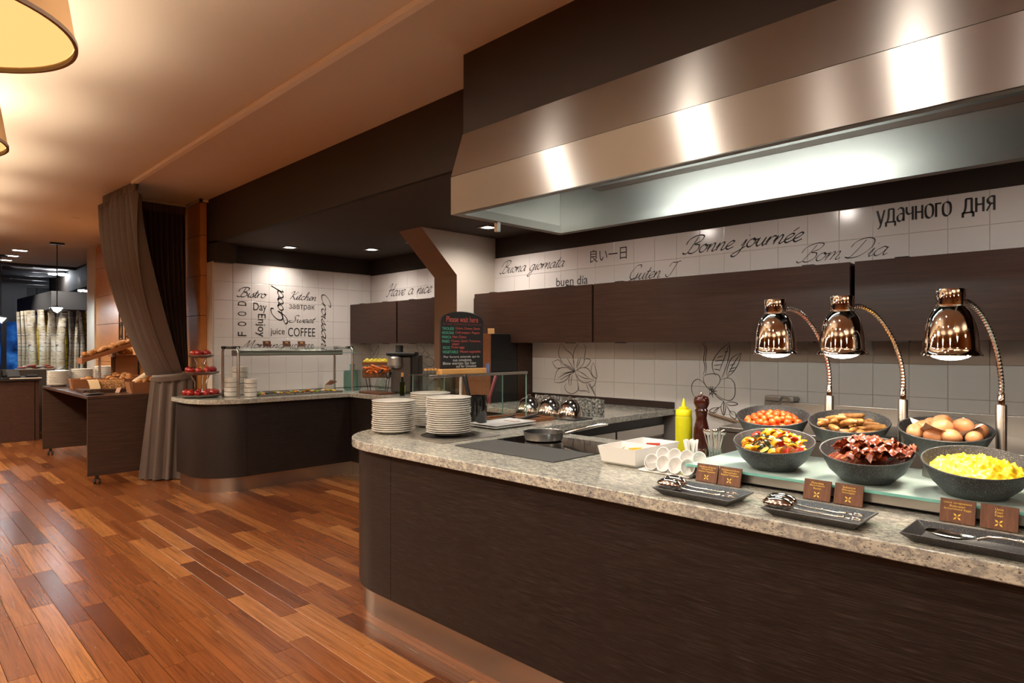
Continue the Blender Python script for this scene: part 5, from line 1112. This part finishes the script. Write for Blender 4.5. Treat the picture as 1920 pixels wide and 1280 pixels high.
def ribbon(mb, P, fn, w, nib=None, taper=False):   # P: 2D points; fn maps 2D -> 3D; front offset is in fn
    n = len(P); L = []; Rr = []
    for i in range(n):
        d = P[min(n-1, i+1)] - P[max(0, i-1)]
        if d.length < 1e-9: d = Vector((1, 0))
        d.normalize(); nr = Vector((-d.y, d.x)); ww = w
        if nib is not None: ww = w*(.38 + .75*abs(d.x*math.sin(nib) - d.y*math.cos(nib)))
        if taper: ww *= .35 + .65*math.sin(math.pi*min(1, max(.0, (i+.5)/n)))
        L.append(P[i] + nr*ww/2); Rr.append(P[i] - nr*ww/2)
    vs = [fn(p) for p in L] + [fn(p) for p in Rr]
    mb.add(vs, [(i, i+1, n+i+1, n+i) for i in range(n-1)])
def script_word(word, parent, fn, w_total, xh, name, lab, weight=.16, slant=.32):
    strokes = []; x = 0
    for ch in word:
        if ch == ' ': x += .75; continue
        st_, adv = GL_[ch]
        for s_ in st_: strokes.append([(x + px_ + slant*py_, py_) for px_, py_ in s_])
        x += adv
    k = w_total/(x*xh); mb = MB()
    for s_ in strokes: ribbon(mb, [Vector((p.x*xh*k, p.y*xh)) for p in cat_rom(s_)], fn, weight*xh, nib=R(35))
    o = mb.build(name, M['ink'], parent, recalc=False); o['label'] = lab; return o
def font_mesh(body, size=1.0):
    c = bpy.data.curves.new('text', 'FONT'); c.body = body; c.size = size; c.resolution_u = 4
    o = bpy.data.objects.new('text_tmp', c); col.objects.link(o); bpy.context.view_layer.update()
    dg = bpy.context.evaluated_depsgraph_get(); me = bpy.data.meshes.new_from_object(o.evaluated_get(dg)); bpy.data.objects.remove(o); return me
def print_word(word, parent, fn, w_total, height, name, lab, m=None, bold=0, track=None):
    me = font_mesh(word); xs = [v.co.x for v in me.vertices]; ys = [v.co.y for v in me.vertices]
    if not xs: return None
    x0, x1, y0, y1 = min(xs), max(xs), min(ys), max(ys); y0 = min(y0, 0) if height < 0 else y0
    h = abs(height)
    for v in me.vertices: v.co = Vector(fn(Vector(((v.co.x-x0)/(x1-x0)*w_total, (v.co.y-y0)/(y1-y0)*h))))
    o = bpy.data.objects.new(name, me); col.objects.link(o); o.parent = parent; me.materials.clear(); me.materials.append(m or M['ink']); o['label'] = lab; return o
FA = YW - .0105; FB = XW - .0105
def wallA(px_, py_, rot=0):  # lettered wall: origin at a photo pixel, text runs along +X turned by rot
    o = onY(px_, py_, FA); c, s = math.cos(R(rot)), math.sin(R(rot))
    return lambda p: (o.x + p.x*c - p.y*s, FA, o.z + p.x*s + p.y*c)
def wallB(px_, py_):
    o = onX(px_, py_, FB); return lambda p: (FB, o.y - p.x, o.z + p.y)
def wA(x0, x1, y): return onY(x1, y, FA).x - onY(x0, y, FA).x
def wB(x0, x1, y): return onX(x0, y, FB).y - onX(x1, y, FB).y
def hA(x, y0, y1): return onY(x, y0, FA).z - onY(x, y1, FA).z
def hB(x, y0, y1): return onX(x, y0, FB).z - onX(x, y1, FB).z
def SA(word, x0, x1, yb, cap, rot=0, weight=.23, slant=.3):
    h = hA(x0, yb-cap, yb)/2.2; script_word(word, wall_l, wallA(x0, yb, rot), wA(x0, x1, yb), h, 'wall_lettering', 'black script lettering reading ' + word, weight, slant)
SA('Bistro', 449, 497, 556, 18)
SA('Kitchen', 544, 592, 561, 15); SA('Sweet', 543, 588, 604, 13.5)
def rotA(word, px_, py_, length_px, capw, rot, lab):
    o = onY(px_, py_, FA); L = hA(px_, py_-length_px, py_); h = wA(px_, px_+capw, py_)/2.2
    script_word(word, wall_l, wallA(px_, py_, rot), L, h, 'wall_lettering', lab, .23, .3)
rotA('Good', 531, 603, 58, 22, 90, 'black script lettering reading Good, turned upwards')
rotA('Croissant', 603, 549, 108, 17, -90, 'black script lettering reading Croissant, turned downwards')
SA('Morning', 455, 533, 652, 15)
def PA(word, x0, x1, y0, y1, rot=0, lab=None):
    if rot == 0: print_word(word, wall_l, wallA(x0, y1), wA(x0, x1, y1), hA(x0, y0, y1), 'wall_lettering', lab or 'black printed lettering reading ' + word)
    elif rot == 90: print_word(word, wall_l, wallA(x1, y1, 90), hA(x0, y0, y1), wA(x0, x1, y1), 'wall_lettering', lab)
    else: print_word(word, wall_l, wallA(x0, y0, -90), hA(x0, y0, y1), wA(x0, x1, y1), 'wall_lettering', lab)
PA('Day', 475, 500, 567, 586); PA('завтрак', 542, 590, 570, 581.5); PA('juice', 507, 534, 615.5, 630); PA('COFFEE', 540, 591, 614, 630.5); PA('ко', 544, 559, 645, 655); PA('ссс', 571, 588, 645, 655)
for ch, y0, y1 in (('F', 622, 630), ('O', 603, 611), ('O', 584, 592), ('D', 565, 573)): PA(ch, 446, 462, y0, y1, 90, 'tall printed letter ' + ch + ' of the upright word FOOD')
PA('Enjoy', 479, 498, 588, 631, -90, 'black printed lettering reading Enjoy, turned downwards')
def SB(word, x0, x1, yb, cap, weight=.20, slant=.42):
    h = hB(x0, yb-cap, yb)/2.2; script_word(word, wall_b, wallB(x0, yb), wB(x0, x1, yb), h, 'wall_lettering', 'black script lettering reading ' + word, weight, slant)
def PB(word, x0, x1, y0, y1): print_word(word, wall_b, wallB(x0, y1), wB(x0, x1, y1), hB(x0, y0, y1), 'wall_lettering', 'black printed lettering reading ' + word)
SB('Have a nice d', 726, 825, 556, 22); SB('Buona giornata', 940, 1056, 513, 22, .17, .5); SB('Guten T', 1178, 1262, 525, 26, .15); SB('Bonne journ\u00e9e', 1286, 1500, 476, 31, .21); SB('Bom Dia', 1500, 1660, 492, 32, .14, .5)
PB('良い一日', 1106, 1175, 469, 493); PB('buen día', 1043, 1102, 521, 537)

CYR = {'у':([[(0,1),(.33,.02)],[(.68,1),(.36,.05),(.22,-.3),(.02,-.38)]],.78), 'д':([[(.14,.02),(.26,.4),(.3,1)],[(.26,1),(.79,1)],[(.75,1),(.75,0)],[(0,.04),(.92,.04)],[(.04,.06),(.04,-.28)],[(.88,.06),(.88,-.28)]],1.05),
 'а':([[(.08,.88),(.3,1),(.53,.92),(.6,.68),(.6,0)],[(.6,.56),(.3,.54),(.06,.38),(.08,.1),(.28,.02),(.5,.12),(.6,.3)]],.82), 'ч':([[(.04,1),(.06,.62),(.25,.46),(.6,.54)],[(.6,1),(.6,0)]],.82), 'н':([[(.06,1),(.06,0)],[(.62,1),(.62,0)],[(.06,.52),(.62,.52)]],.86),
 'о':([[(.36,1),(.1,.85),(.03,.5),(.1,.15),(.36,0),(.62,.15),(.69,.5),(.62,.85),(.36,1)]],.88), 'г':([[(.06,0),(.06,1)],[(.0,.95),(.52,.95)]],.6), 'я':([[(.6,0),(.6,1)],[(.62,.96),(.3,.95),(.1,.78),(.14,.58),(.32,.48),(.6,.48)],[(.34,.48),(.02,0)]],.75)}
GL_.update(CYR)
script_word('удачного дня', wall_b, wallB(1645, 420), wB(1645, 1868, 420), hB(1645, 390, 420)*.82, 'wall_lettering', 'black printed lettering reading удачного дня', .145, 0)
# flower drawings on the back tiles, drawn stroke by stroke
def draw(name, lab, strokes, w_=.0060):
    mb = MB(); f = FB - .0004
    for s_ in strokes:
        P = [onX(x, y, f) for x, y in s_]; Q = cat_rom([Vector((p.y, p.z)) for p in P], 6); ribbon(mb, Q, lambda p: (f, p.x, p.y), w_, taper=True)
    o = mb.build(name, M['ink'], wall_b, recalc=False); o['label'] = lab
def T(ox, oy, k, pts): return [(ox + x/k, oy + y/k) for x, y in pts]
k_ = 4.8
lily = [[(730,15),(708,80),(715,140),(760,210),(850,265)],[(735,15),(770,70),(820,110),(840,160),(850,260)],[(885,15),(850,80),(838,150),(852,262)],[(930,15),(950,60),(940,140),(930,200),(862,265)],
 [(855,268),(800,240),(740,235),(700,255),(680,300),(668,368)],[(668,368),(720,370),(770,350),(810,300),(855,268)],[(648,185),(700,165),(722,180),(740,215)],[(648,185),(668,215),(690,240),(745,235)],
 [(855,268),(920,235),(970,245),(1000,290),(1028,345)],[(1028,345),(960,370),(910,360),(870,310),(855,268)],[(935,170),(960,155),(995,170),(960,225),(900,238)],[(1020,190),(1000,240),(1010,300),(1050,330),(1045,260),(1020,190)],[(1050,330),(1030,390),(1005,410),(985,370)],
 [(775,375),(762,410),(780,450),(830,470),(880,440),(885,400),(860,290)],[(885,400),(890,440),(950,445),(985,465)],[(955,375),(970,420),(985,465)],[(965,370),(1000,420),(1040,495)],[(985,380),(1015,430),(1045,495)],
 [(785,150),(820,210),(855,265)],[(760,205),(810,230),(855,266)],[(800,245),(830,262),(856,268)],[(700,330),(770,290),(850,272)],[(720,345),(790,305),(852,275)],[(740,290),(800,275),(850,270)],[(880,300),(940,330),(1015,340)],[(875,260),(930,290),(980,330)],[(890,150),(875,200),(865,235)],[(910,140),(890,200),(870,240)],[(810,300),(800,340),(802,395)],[(830,300),(822,340),(818,400)]]
draw('flower_drawing', 'black line drawing of a lily on the tiles', [T(900, 640, k_, s_) for s_ in lily])
k_ = 3.0
f2 = [[(1190,845),(1205,880),(1198,940),(1205,990),(1195,1030)],[(1200,845),(1215,880),(1208,940),(1213,985),(1208,1030)],
 [(1343,845),(1290,890),(1250,950),(1250,1000),(1268,1035)],[(1343,845),(1345,900),(1325,980),(1300,1045)],[(1340,860),(1315,930),(1285,1010)],[(1410,905),(1360,930),(1335,980),(1325,1030)],[(1410,905),(1395,960),(1365,1010),(1325,1045)],[(1405,910),(1370,960),(1330,1035)],
 [(1275,930),(1310,920)],[(1262,950),(1308,945)],[(1255,975),(1300,970)],[(1290,1000),(1255,995)],[(1315,900),(1335,895)],[(1345,975),(1375,965)],[(1345,995),(1380,985)],[(1340,1010),(1370,1003)],
 [(1195,1040),(1210,1028),(1240,1022),(1275,1025),(1290,1045),(1285,1075),(1255,1110)],[(1195,1040),(1200,1070),(1215,1095),(1235,1115)],[(1200,1075),(1165,1052),(1135,1075),(1132,1120),(1150,1160)],[(1290,1055),(1340,1045),(1368,1070),(1375,1110),(1370,1150),(1345,1172),(1300,1160),(1262,1130)],
 [(1243,1122),(1225,1095)],[(1243,1122),(1236,1090)],[(1243,1122),(1250,1092)],[(1243,1122),(1268,1100)],[(1243,1122),(1275,1118)],[(1243,1122),(1272,1140)],[(1243,1122),(1250,1155)],[(1243,1122),(1228,1145)],[(1230,1110),(1245,1105),(1257,1118),(1248,1135),(1232,1130),(1230,1112)],
 [(1258,1135),(1285,1160),(1310,1175)],[(1310,1175),(1295,1210),(1310,1255),(1322,1215),(1310,1175)],[(1310,1178),(1310,1250)],[(1320,1185),(1355,1180),(1390,1192),(1350,1200),(1320,1187)],[(1325,1195),(1340,1225),(1360,1250)],[(1345,1230),(1375,1240),(1378,1275),(1350,1260),(1343,1232)],[(1295,1205),(1270,1220),(1250,1240)],[(1285,1210),(1250,1215),(1230,1232),(1262,1240),(1285,1210)]]
draw('flower_drawing', 'black line drawing of a round-petalled flower with leaves on the tiles', [T(920, 360, k_, s_) for s_ in f2])
k_ = 4.795
f3 = [[(135,690),(160,640),(150,600)],[(200,680),(215,600),(235,560),(270,555),(290,590),(270,620),(235,615)],[(270,620),(300,590),(330,520),(335,570),(300,640),(280,660)],[(235,560),(225,590),(240,640)],[(290,640),(320,640),(345,650)],[(140,640),(185,655),(200,680)]]
draw('flower_drawing', 'black plant drawing on the tiles behind the fruit crate', [T(640, 540, k_, s_) for s_ in f3], .006)
f4 = [[(675,505),(690,560),(720,590),(745,560),(730,520),(690,515)],[(745,560),(790,600),(760,620),(720,590)],[(720,600),(725,650),(715,700)],[(730,640),(780,620),(830,650),(820,700),(770,700),(735,660)]]
draw('flower_drawing', 'black flower drawing on the tiles right of the juicer', [T(640, 540, k_, s_) for s_ in f4], .006)

# chalk writing (hand-set, on the board face)
CH = dict(r=mat('red_chalk', (.55,.10,.08), .9), d=mat('dark_red_chalk', (.20,.045,.04), .9), g=mat('green_chalk', (.10,.45,.30), .9), w=mat('white_chalk', (.62,.62,.60), .9))
def chalk(word, x, z, wd_, h, c):
    f = lambda p: (x + p.x, -.0068, z + p.y)
    print_word(word, cbd, f, wd_, h, 'chalk_writing', 'chalk writing reading ' + word, CH[c])
chalk('Please wait here', -.125, .328, .25, .036, 'r'); chalk('for your omelette to be prepared', -.15, .304, .30, .020, 'd')
for i, (a, b) in enumerate((('TIROLESE', 'Onion, Cheese, Speck'), ('MEXICANA', 'Chili pepper, Pepper'), ('MARICA', 'Ham, Cheese'), ('FINEO', 'Cheese, Speck, Tomatoes,'))):
    z = .278 - i*.0265; wa = len(a)*.0112; chalk(a, -.157, z, wa, .017, 'g'); chalk(b, -.157+wa+.012, z, min(.300-wa, len(b)*.0098), .019, 'r')
chalk('pepper', -.08, .180, .055, .014, 'r'); chalk('EGGS', -.15, .160, .052, .016, 'g'); chalk('Fried eggs', -.085, .158, .10, .020, 'r'); chalk('VEGETABLE', -.155, .132, .12, .017, 'g'); chalk('Mixed vegetable', -.02, .130, .165, .020, 'r')
for (t_, x, z, w_) in (('Per favore attenda qui la', -.145, .100, .28), ('sua omelette.', -.075, .081, .15), ('Bitte warten Sie hier', -.15, .061, .26), ('auf Ihr Omelett', -.05, .0415, .16)): chalk(t_, x, z, w_, .0165, 'w')

# wooden name cards before the warming shelf
M['gold'] = mat('gold_print', (.80,.50,.08), .35, .4)
cards = [(1.148, ['Verdure al forno', 'Ofengemüse', 'Roasted Vegetables'], 'roasted vegetables'), (1.060, ['Pomodorini al forno', 'Ofentomaten', 'Roasted Tomatoes'], 'roasted tomatoes'), (.762, ['Pancetta', 'Bauchspeck', 'Bacon'], 'bacon'), (.668, ['Salsicce', 'Würstchen', 'Sausages'], 'sausages'), (.384, ['Uova strapazzate', 'Rühreier', 'Scrambled Eggs'], 'scrambled eggs'), (.290, ['Uova', 'Eier', 'Eggs'], 'plain eggs')]
for (y, lines, nm) in cards:
    c_ = thing('name_card', 'walnut name card with gold print for the ' + nm, 'card', (2.150, y, G+.001), R(-90), 'walnut name cards'); c_.rotation_euler = (R(-16), 0, R(-90))
    pl_ = MB().box(-.042,.042,-.003,.003,0,.066).build('plate', M['walnut'], c_, bevel=.001, seg=1)
    for i, tx in enumerate(lines):
        w_ = min(.066, len(tx)*.0046); f = lambda p, i=i, w_=w_: (-w_/2 + p.x, -.0034, .052 - i*.0085 + p.y)
        print_word(tx, pl_, f, w_, .0062, 'gold_lettering', 'gold lettering reading ' + tx, M['gold'])
    e_ = MB()
    for a in (45, 135, 225, 315):
        mt = Matrix.Translation((0, -.0034, .018)) @ Matrix.Rotation(R(a), 4, 'Y'); e_.add([tuple(mt @ Vector(p)) for p in ((.001,0,0),(.007,0,.0026),(.0125,0,0),(.007,0,-.0026))], [(0,1,2,3)])
    e_.build('emblem', M['gold'], pl_, recalc=False)

# ================================================================ PENDANTS, FAR ZONE
sh_m = mat('lampshade_fabric', (.62,.36,.17), .9, spec=.1); 
dif_m = emit('lamp_diffuser', (1.0,.64,.22), 1.0)
bulb2 = emit('lamp_bulb', (1.0,.72,.38), 10)
def pendant(x, y, lab, p=70, q_=110):
    o = thing('pendant_lamp', lab, 'lamp', (x, y, 2.336), 0, 'large drum pendant lamps')
    R0, R1, H = .353, .30, .34
    MB().lathe([(R0,0),(R1,H),(R1-.004,H),(R0-.004,0)], 64, closed=True).build('shade', sh_m, o, smooth=40)
    MB().lathe([(R0+.003,-.004),(R0+.003,.008),(R0-.007,.008),(R0-.007,-.004)], 64, closed=True).build('rim', M['taupe'], o, smooth=30)
    MB().lathe([(.0001,.012),(R0-.008,.012),(R0-.008,.015),(.0001,.015)], 48).build('diffuser', dif_m, o)
    MB().tube([(0,0,.20),(0,0,ZCEIL-2.336)], .006, 8).build('cord', M['black'], o); MB().lathe([(.0001,ZCEIL-2.336-.02),(.05,ZCEIL-2.336-.02),(.05,ZCEIL-2.336),(.0001,ZCEIL-2.336)], 20).build('canopy', M['cream'], o, smooth=40)
    light('pendant_uplight', 'POINT', (x, y, 2.336+.24), p, (1,.80,.56), shadow_soft_size=.05)
    light('pendant_downlight', 'SPOT', (x, y, 2.33), q_, (1,.84,.66), spot_size=R(172), spot_blend=.6, shadow_soft_size=.2)
pendant(.103, 2.436, 'large drum pendant lamp in the upper left corner'); pendant(.096, 3.82, 'drum pendant lamp at the left edge, lower and further away')
for i, (x, y) in enumerate(((.1, 5.2), (.1, 6.6), (.1, 8.0), (.1, 9.4), (.1, 10.8), (-1.0, -2.2), (-2.6, -.4), (-2.6, 2.2), (-2.6, 4.8), (1.2, -3.6))): pendant(x, y, 'drum pendant lamp over the dining area, outside the picture', 70, 260 if y > 7 else 130)
for i, (x, y) in enumerate(AISLE):
    o = thing('ceiling_spot', 'small recessed ceiling spot above the aisle, outside the picture', 'spotlight', (x, y, ZCEIL), 0, 'aisle ceiling spots')
    MB().lathe([(.045,-.006),(.06,-.006),(.06,0),(.045,0)], 20, closed=True).build('ring', M['steel'], o, smooth=30)
# clear-bowl pendants far away
lens = emit('far_lens', (.86,.92,1.0), 150)
for (px_, yrod, yb, X, Y, lab) in ((107, 455, 577, 1.976, 11.78, 'small glass bowl pendant on a thin black rod'), (1, 560, 596, 1.55, 14.0, 'small glass bowl pendant at the left picture edge')):
    d_ = (X+Y)/S2; zb = ZC + d_*(CY-yb)/FPX; o = thing('bowl_pendant', lab, 'lamp', (X, Y, zb), 0, 'small bowl pendants')
    MB().lathe([(.0001,-.09),(.05,-.08),(.085,-.04),(.095,0),(.09,0),(.08,-.035),(.0001,-.082)], 24).build('glass_bowl', M['glass'], o, smooth=50); MB().lathe([(.0001,-.045),(.05,-.03),(.07,.0),(.0001,.01)], 18).build('bulb', lens, o, smooth=50)
    MB().lathe([(.0001,.01),(.10,.002),(.10,.012),(.02,.03),(.0001,.04)], 24).build('cap', M['blackmetal'], o, smooth=40); MB().tube([(0,0,.03),(0,0,ZCEIL-zb)], .007, 8).build('rod', M['blackmetal'], o); MB().box(-.09,.09,-.05,.05,ZCEIL-zb-.03,ZCEIL-zb).build('ceiling_plate', M['blackmetal'], o)
# square downlights in the ceiling and spots between the far beams
sq = emit('square_lens', (1,.86,.66), 6)
for i, (x, y) in enumerate(((1.703, 13.125), (1.699, 14.007), (1.701, 14.786))):
    o = thing('square_downlight', ['nearest', 'middle', 'furthest'][i] + ' of three square downlights in the pale ceiling', 'downlight', (x, y, ZCEIL), 0, 'square ceiling downlights'); MB().box(-.09,.09,-.09,.09,-.006,-.001).build('lens', sq, o); q = MB(); q.box(-.11,.11,-.11,-.091,-.009,0); q.box(-.11,.11,.091,.11,-.009,0); q.build('frame', M['blackmetal'], o)
for i, (px_, py_, D) in enumerate(((99, 515, 13.4), (117, 516, 13.4), (134, 518, 13.4), (153, 546, 15.2), (165, 547, 15.2), (5, 558, 16.0), (19, 559, 16.0), (49, 574, 17), (69, 575, 17), (11, 589, 18))):
    u = (px_-CX)/FPX; x, y = D*(1+u)/S2, D*(1-u)/S2; z = ZC + D*(CY-py_)/FPX
    o = thing('beam_spot', 'white spotlight number ' + ['one','two','three','four','five','six','seven','eight','nine','ten'][i] + ' counted from the nearest beam', 'spotlight', (x, y, z), 0, 'white spots between the far beams')
    o['label'] = ['left of the three bright spots on the nearest dark beam','middle of the three bright spots on the nearest dark beam','right of the three bright spots on the nearest dark beam','left of two bright spots beside the pale jamb','right of two bright spots beside the pale jamb','left bright spot of the pair at the left picture edge','right bright spot of the pair at the left picture edge','left of two bright spots above the grey bulkhead','right of two bright spots above the grey bulkhead','lowest bright spot near the left edge'][i]
    MB().lathe([(.0001,0),(.07,0),(.08,.03),(.0001,.035)], 18).build('lens', lens, o, smooth=40); MB().lathe([(.0001,.036),(.085,.036),(.085,.10),(.0001,.10)], 18).build('housing', M['blackmetal'], o); MB().tube([(0,0,.1),(0,0,max(.2, 3.25-z))], .012, 6).build('stem', M['blackmetal'], o)
for (x, y) in ((1.5, 15.2), (2.2, 13.6), (2.9, 15.0)):
    l = light('far_spot', 'SPOT', (x, y, 2.8), 95, (1.0,.95,.86), spot_size=R(110), spot_blend=.8, shadow_soft_size=.06)
    aim(l, (2.4, 14.8, .8)) 
# birch trunks
M['birch'] = mat('birch_bark', (.72,.66,.56), .7); n_ = N(M['birch']); a_ = n_.noise(n_.coord((1,1,6)), 7, 4, .6); b_ = n_.noise(n_.coord((1,1,2)), 3, 2); n_.color(n_.mix(n_.ramp(a_, [(.36,(1,1,1)),(.44,(0,0,0))]), n_.ramp(b_, [(.35,(.52,.42,.26)),(.6,(.84,.79,.70))]), (.03,.025,.02)))
M['birchy'] = mat('yellow_lit_bark', (.62,.42,.03), .7); n_ = N(M['birchy']); a_ = n_.noise(n_.coord((1,1,5)), 6, 4, .6); n_.color(n_.ramp(a_, [(.34,(.06,.04,.01)),(.46,(.55,.38,.03)),(.7,(.72,.52,.06))]))  # yellow light on some trunks is put into the bark colour
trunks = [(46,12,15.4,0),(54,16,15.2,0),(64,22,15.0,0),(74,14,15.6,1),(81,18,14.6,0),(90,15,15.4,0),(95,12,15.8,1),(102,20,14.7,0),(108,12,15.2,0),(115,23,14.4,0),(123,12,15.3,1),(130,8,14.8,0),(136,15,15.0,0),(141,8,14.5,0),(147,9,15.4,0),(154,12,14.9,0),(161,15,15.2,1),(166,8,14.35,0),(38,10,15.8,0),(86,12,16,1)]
for i, (px_, w_, Y, kd) in enumerate(trunks):
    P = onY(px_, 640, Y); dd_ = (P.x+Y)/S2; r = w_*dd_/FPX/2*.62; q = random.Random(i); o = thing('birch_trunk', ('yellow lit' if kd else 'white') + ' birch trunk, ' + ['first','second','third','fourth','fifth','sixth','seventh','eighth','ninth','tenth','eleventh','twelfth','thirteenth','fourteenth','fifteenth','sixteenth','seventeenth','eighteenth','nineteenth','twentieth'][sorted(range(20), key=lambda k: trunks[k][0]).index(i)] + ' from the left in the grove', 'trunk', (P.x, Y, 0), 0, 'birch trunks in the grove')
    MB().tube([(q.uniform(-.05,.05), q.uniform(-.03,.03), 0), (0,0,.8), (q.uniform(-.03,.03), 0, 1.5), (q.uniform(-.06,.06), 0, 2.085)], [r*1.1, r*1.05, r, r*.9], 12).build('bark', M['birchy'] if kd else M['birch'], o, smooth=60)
# night window, glass display and reception desk
wn = MB(); night = mat('night_view', (.01,.02,.05), .1); n_ = N(night); v_ = n_.coord((1,1,1)); c_ = n_.ramp(n_.noise(v_, 2.2, 4), [(.40,(.002,.006,.02)),(.55,(.01,.07,.28)),(.7,(.06,.25,.60))]); n_.l(c_, n_.b.inputs['Emission Color']); n_.b.inputs['Emission Strength'].default_value = .8
P0, P1 = onY(-60, 690, 19.5), onY(48, 612, 19.5)
wnd = struct(MB().box(P0.x-3, P1.x, 19.5, 19.52, .1, 2.0).build('window_1', night)); 
q = MB(); 
for px_ in (-40, 7, 46): X = onY(px_, 640, 19.45).x; q.box(X-.05, X+.05, 19.42, 19.49, 0, 2.1)
q.box(P0.x-3, P1.x, 19.42, 19.49, 2.0, 2.1); q.build('window_frame', M['fardark'], wnd)
struct(bx('wall_far_panel', M['fardark'], -2, onY(50, 640, 19.6).x, 19.6, 19.8, 2.0, 3.2))
P = onY(66, 678, 13.2); dc = thing('display_case', 'lit glass display case with cold cuts before the birches', 'display case', (P.x, 13.2, 0))
MB().box(-.26,.24,-.2,.2,0,1.02).build('pedestal', M['darkceil'], dc); MB().box(-.25,.23,-.19,-.185,1.03,1.41).build('glass_front', M['glass'], dc); MB().box(-.25,.23,-.19,.19,1.41,1.416).build('glass_top', M['glass'], dc); MB().box(-.26,.24,-.2,.2,1.0205,1.03).build('tray', M['steel'], dc)
M['ham'] = mat('ham', (.6,.12,.10), .4)
for k in range(7): tag(MB().ball((0,0,0), .06, 10, 6, (1.3,1,.35)).build('cold_cut', [M['ham'], M['china'], M['ham']][k % 3], loc=(P.x-.18+.06*k, 13.12+.03*(k % 2), 1.055+.015*(k % 3)), smooth=60), 'cold cut slice pile in the lit glass display case', 'meat', 'cold cuts in the display case')
dk = thing('reception_desk', 'dark reception desk at the left picture edge', 'desk', (.9, 12.0, 0)); MB().box(-1.5, .80, -.2, .35, 0, .90).build('desk_body', M['cab'], dk); MB().box(-1.55, .88, -.26, .4, .901, .945).build('desk_top', M['black'], dk, bevel=.003); MB().box(.50,.88,-.27,-.261,.93,.944).build('light_edge', M['cream'], dk); MB().box(.81,.86,-.18,.30,0,.90).build('side_leg', M['cab'], dk)
ph = thing('desk_phone', 'black office telephone on the reception desk', 'telephone', (1.44, 11.93, .946)); MB().box(-.10,.10,-.10,.10,0,.02).build('base', M['black'], ph); MB().box(-.10,.10,-.10,.10,.0,.02).build('keypad', M['slate'], ph, loc=(0,.02,.05), rot=(R(30),0,0)); MB().box(-.11,-.06,-.10,.10,.03,.06).build('handset', M['black'], ph, rot=(R(25),0,0), loc=(0,0,.03), bevel=.01)
pr_ = tag(MB().box(1.05,1.32,11.85,12.15,.946,1.07).build('desk_printer', M['black'], bevel=.01), 'black printer on the reception desk at the picture edge', 'printer'); 
pdd = tag(MB().box(1.62,1.76,11.85,12.05,.946,.975).build('card_terminal', M['black'], bevel=.005), 'flat black terminal at the right end of the reception desk', 'terminal')
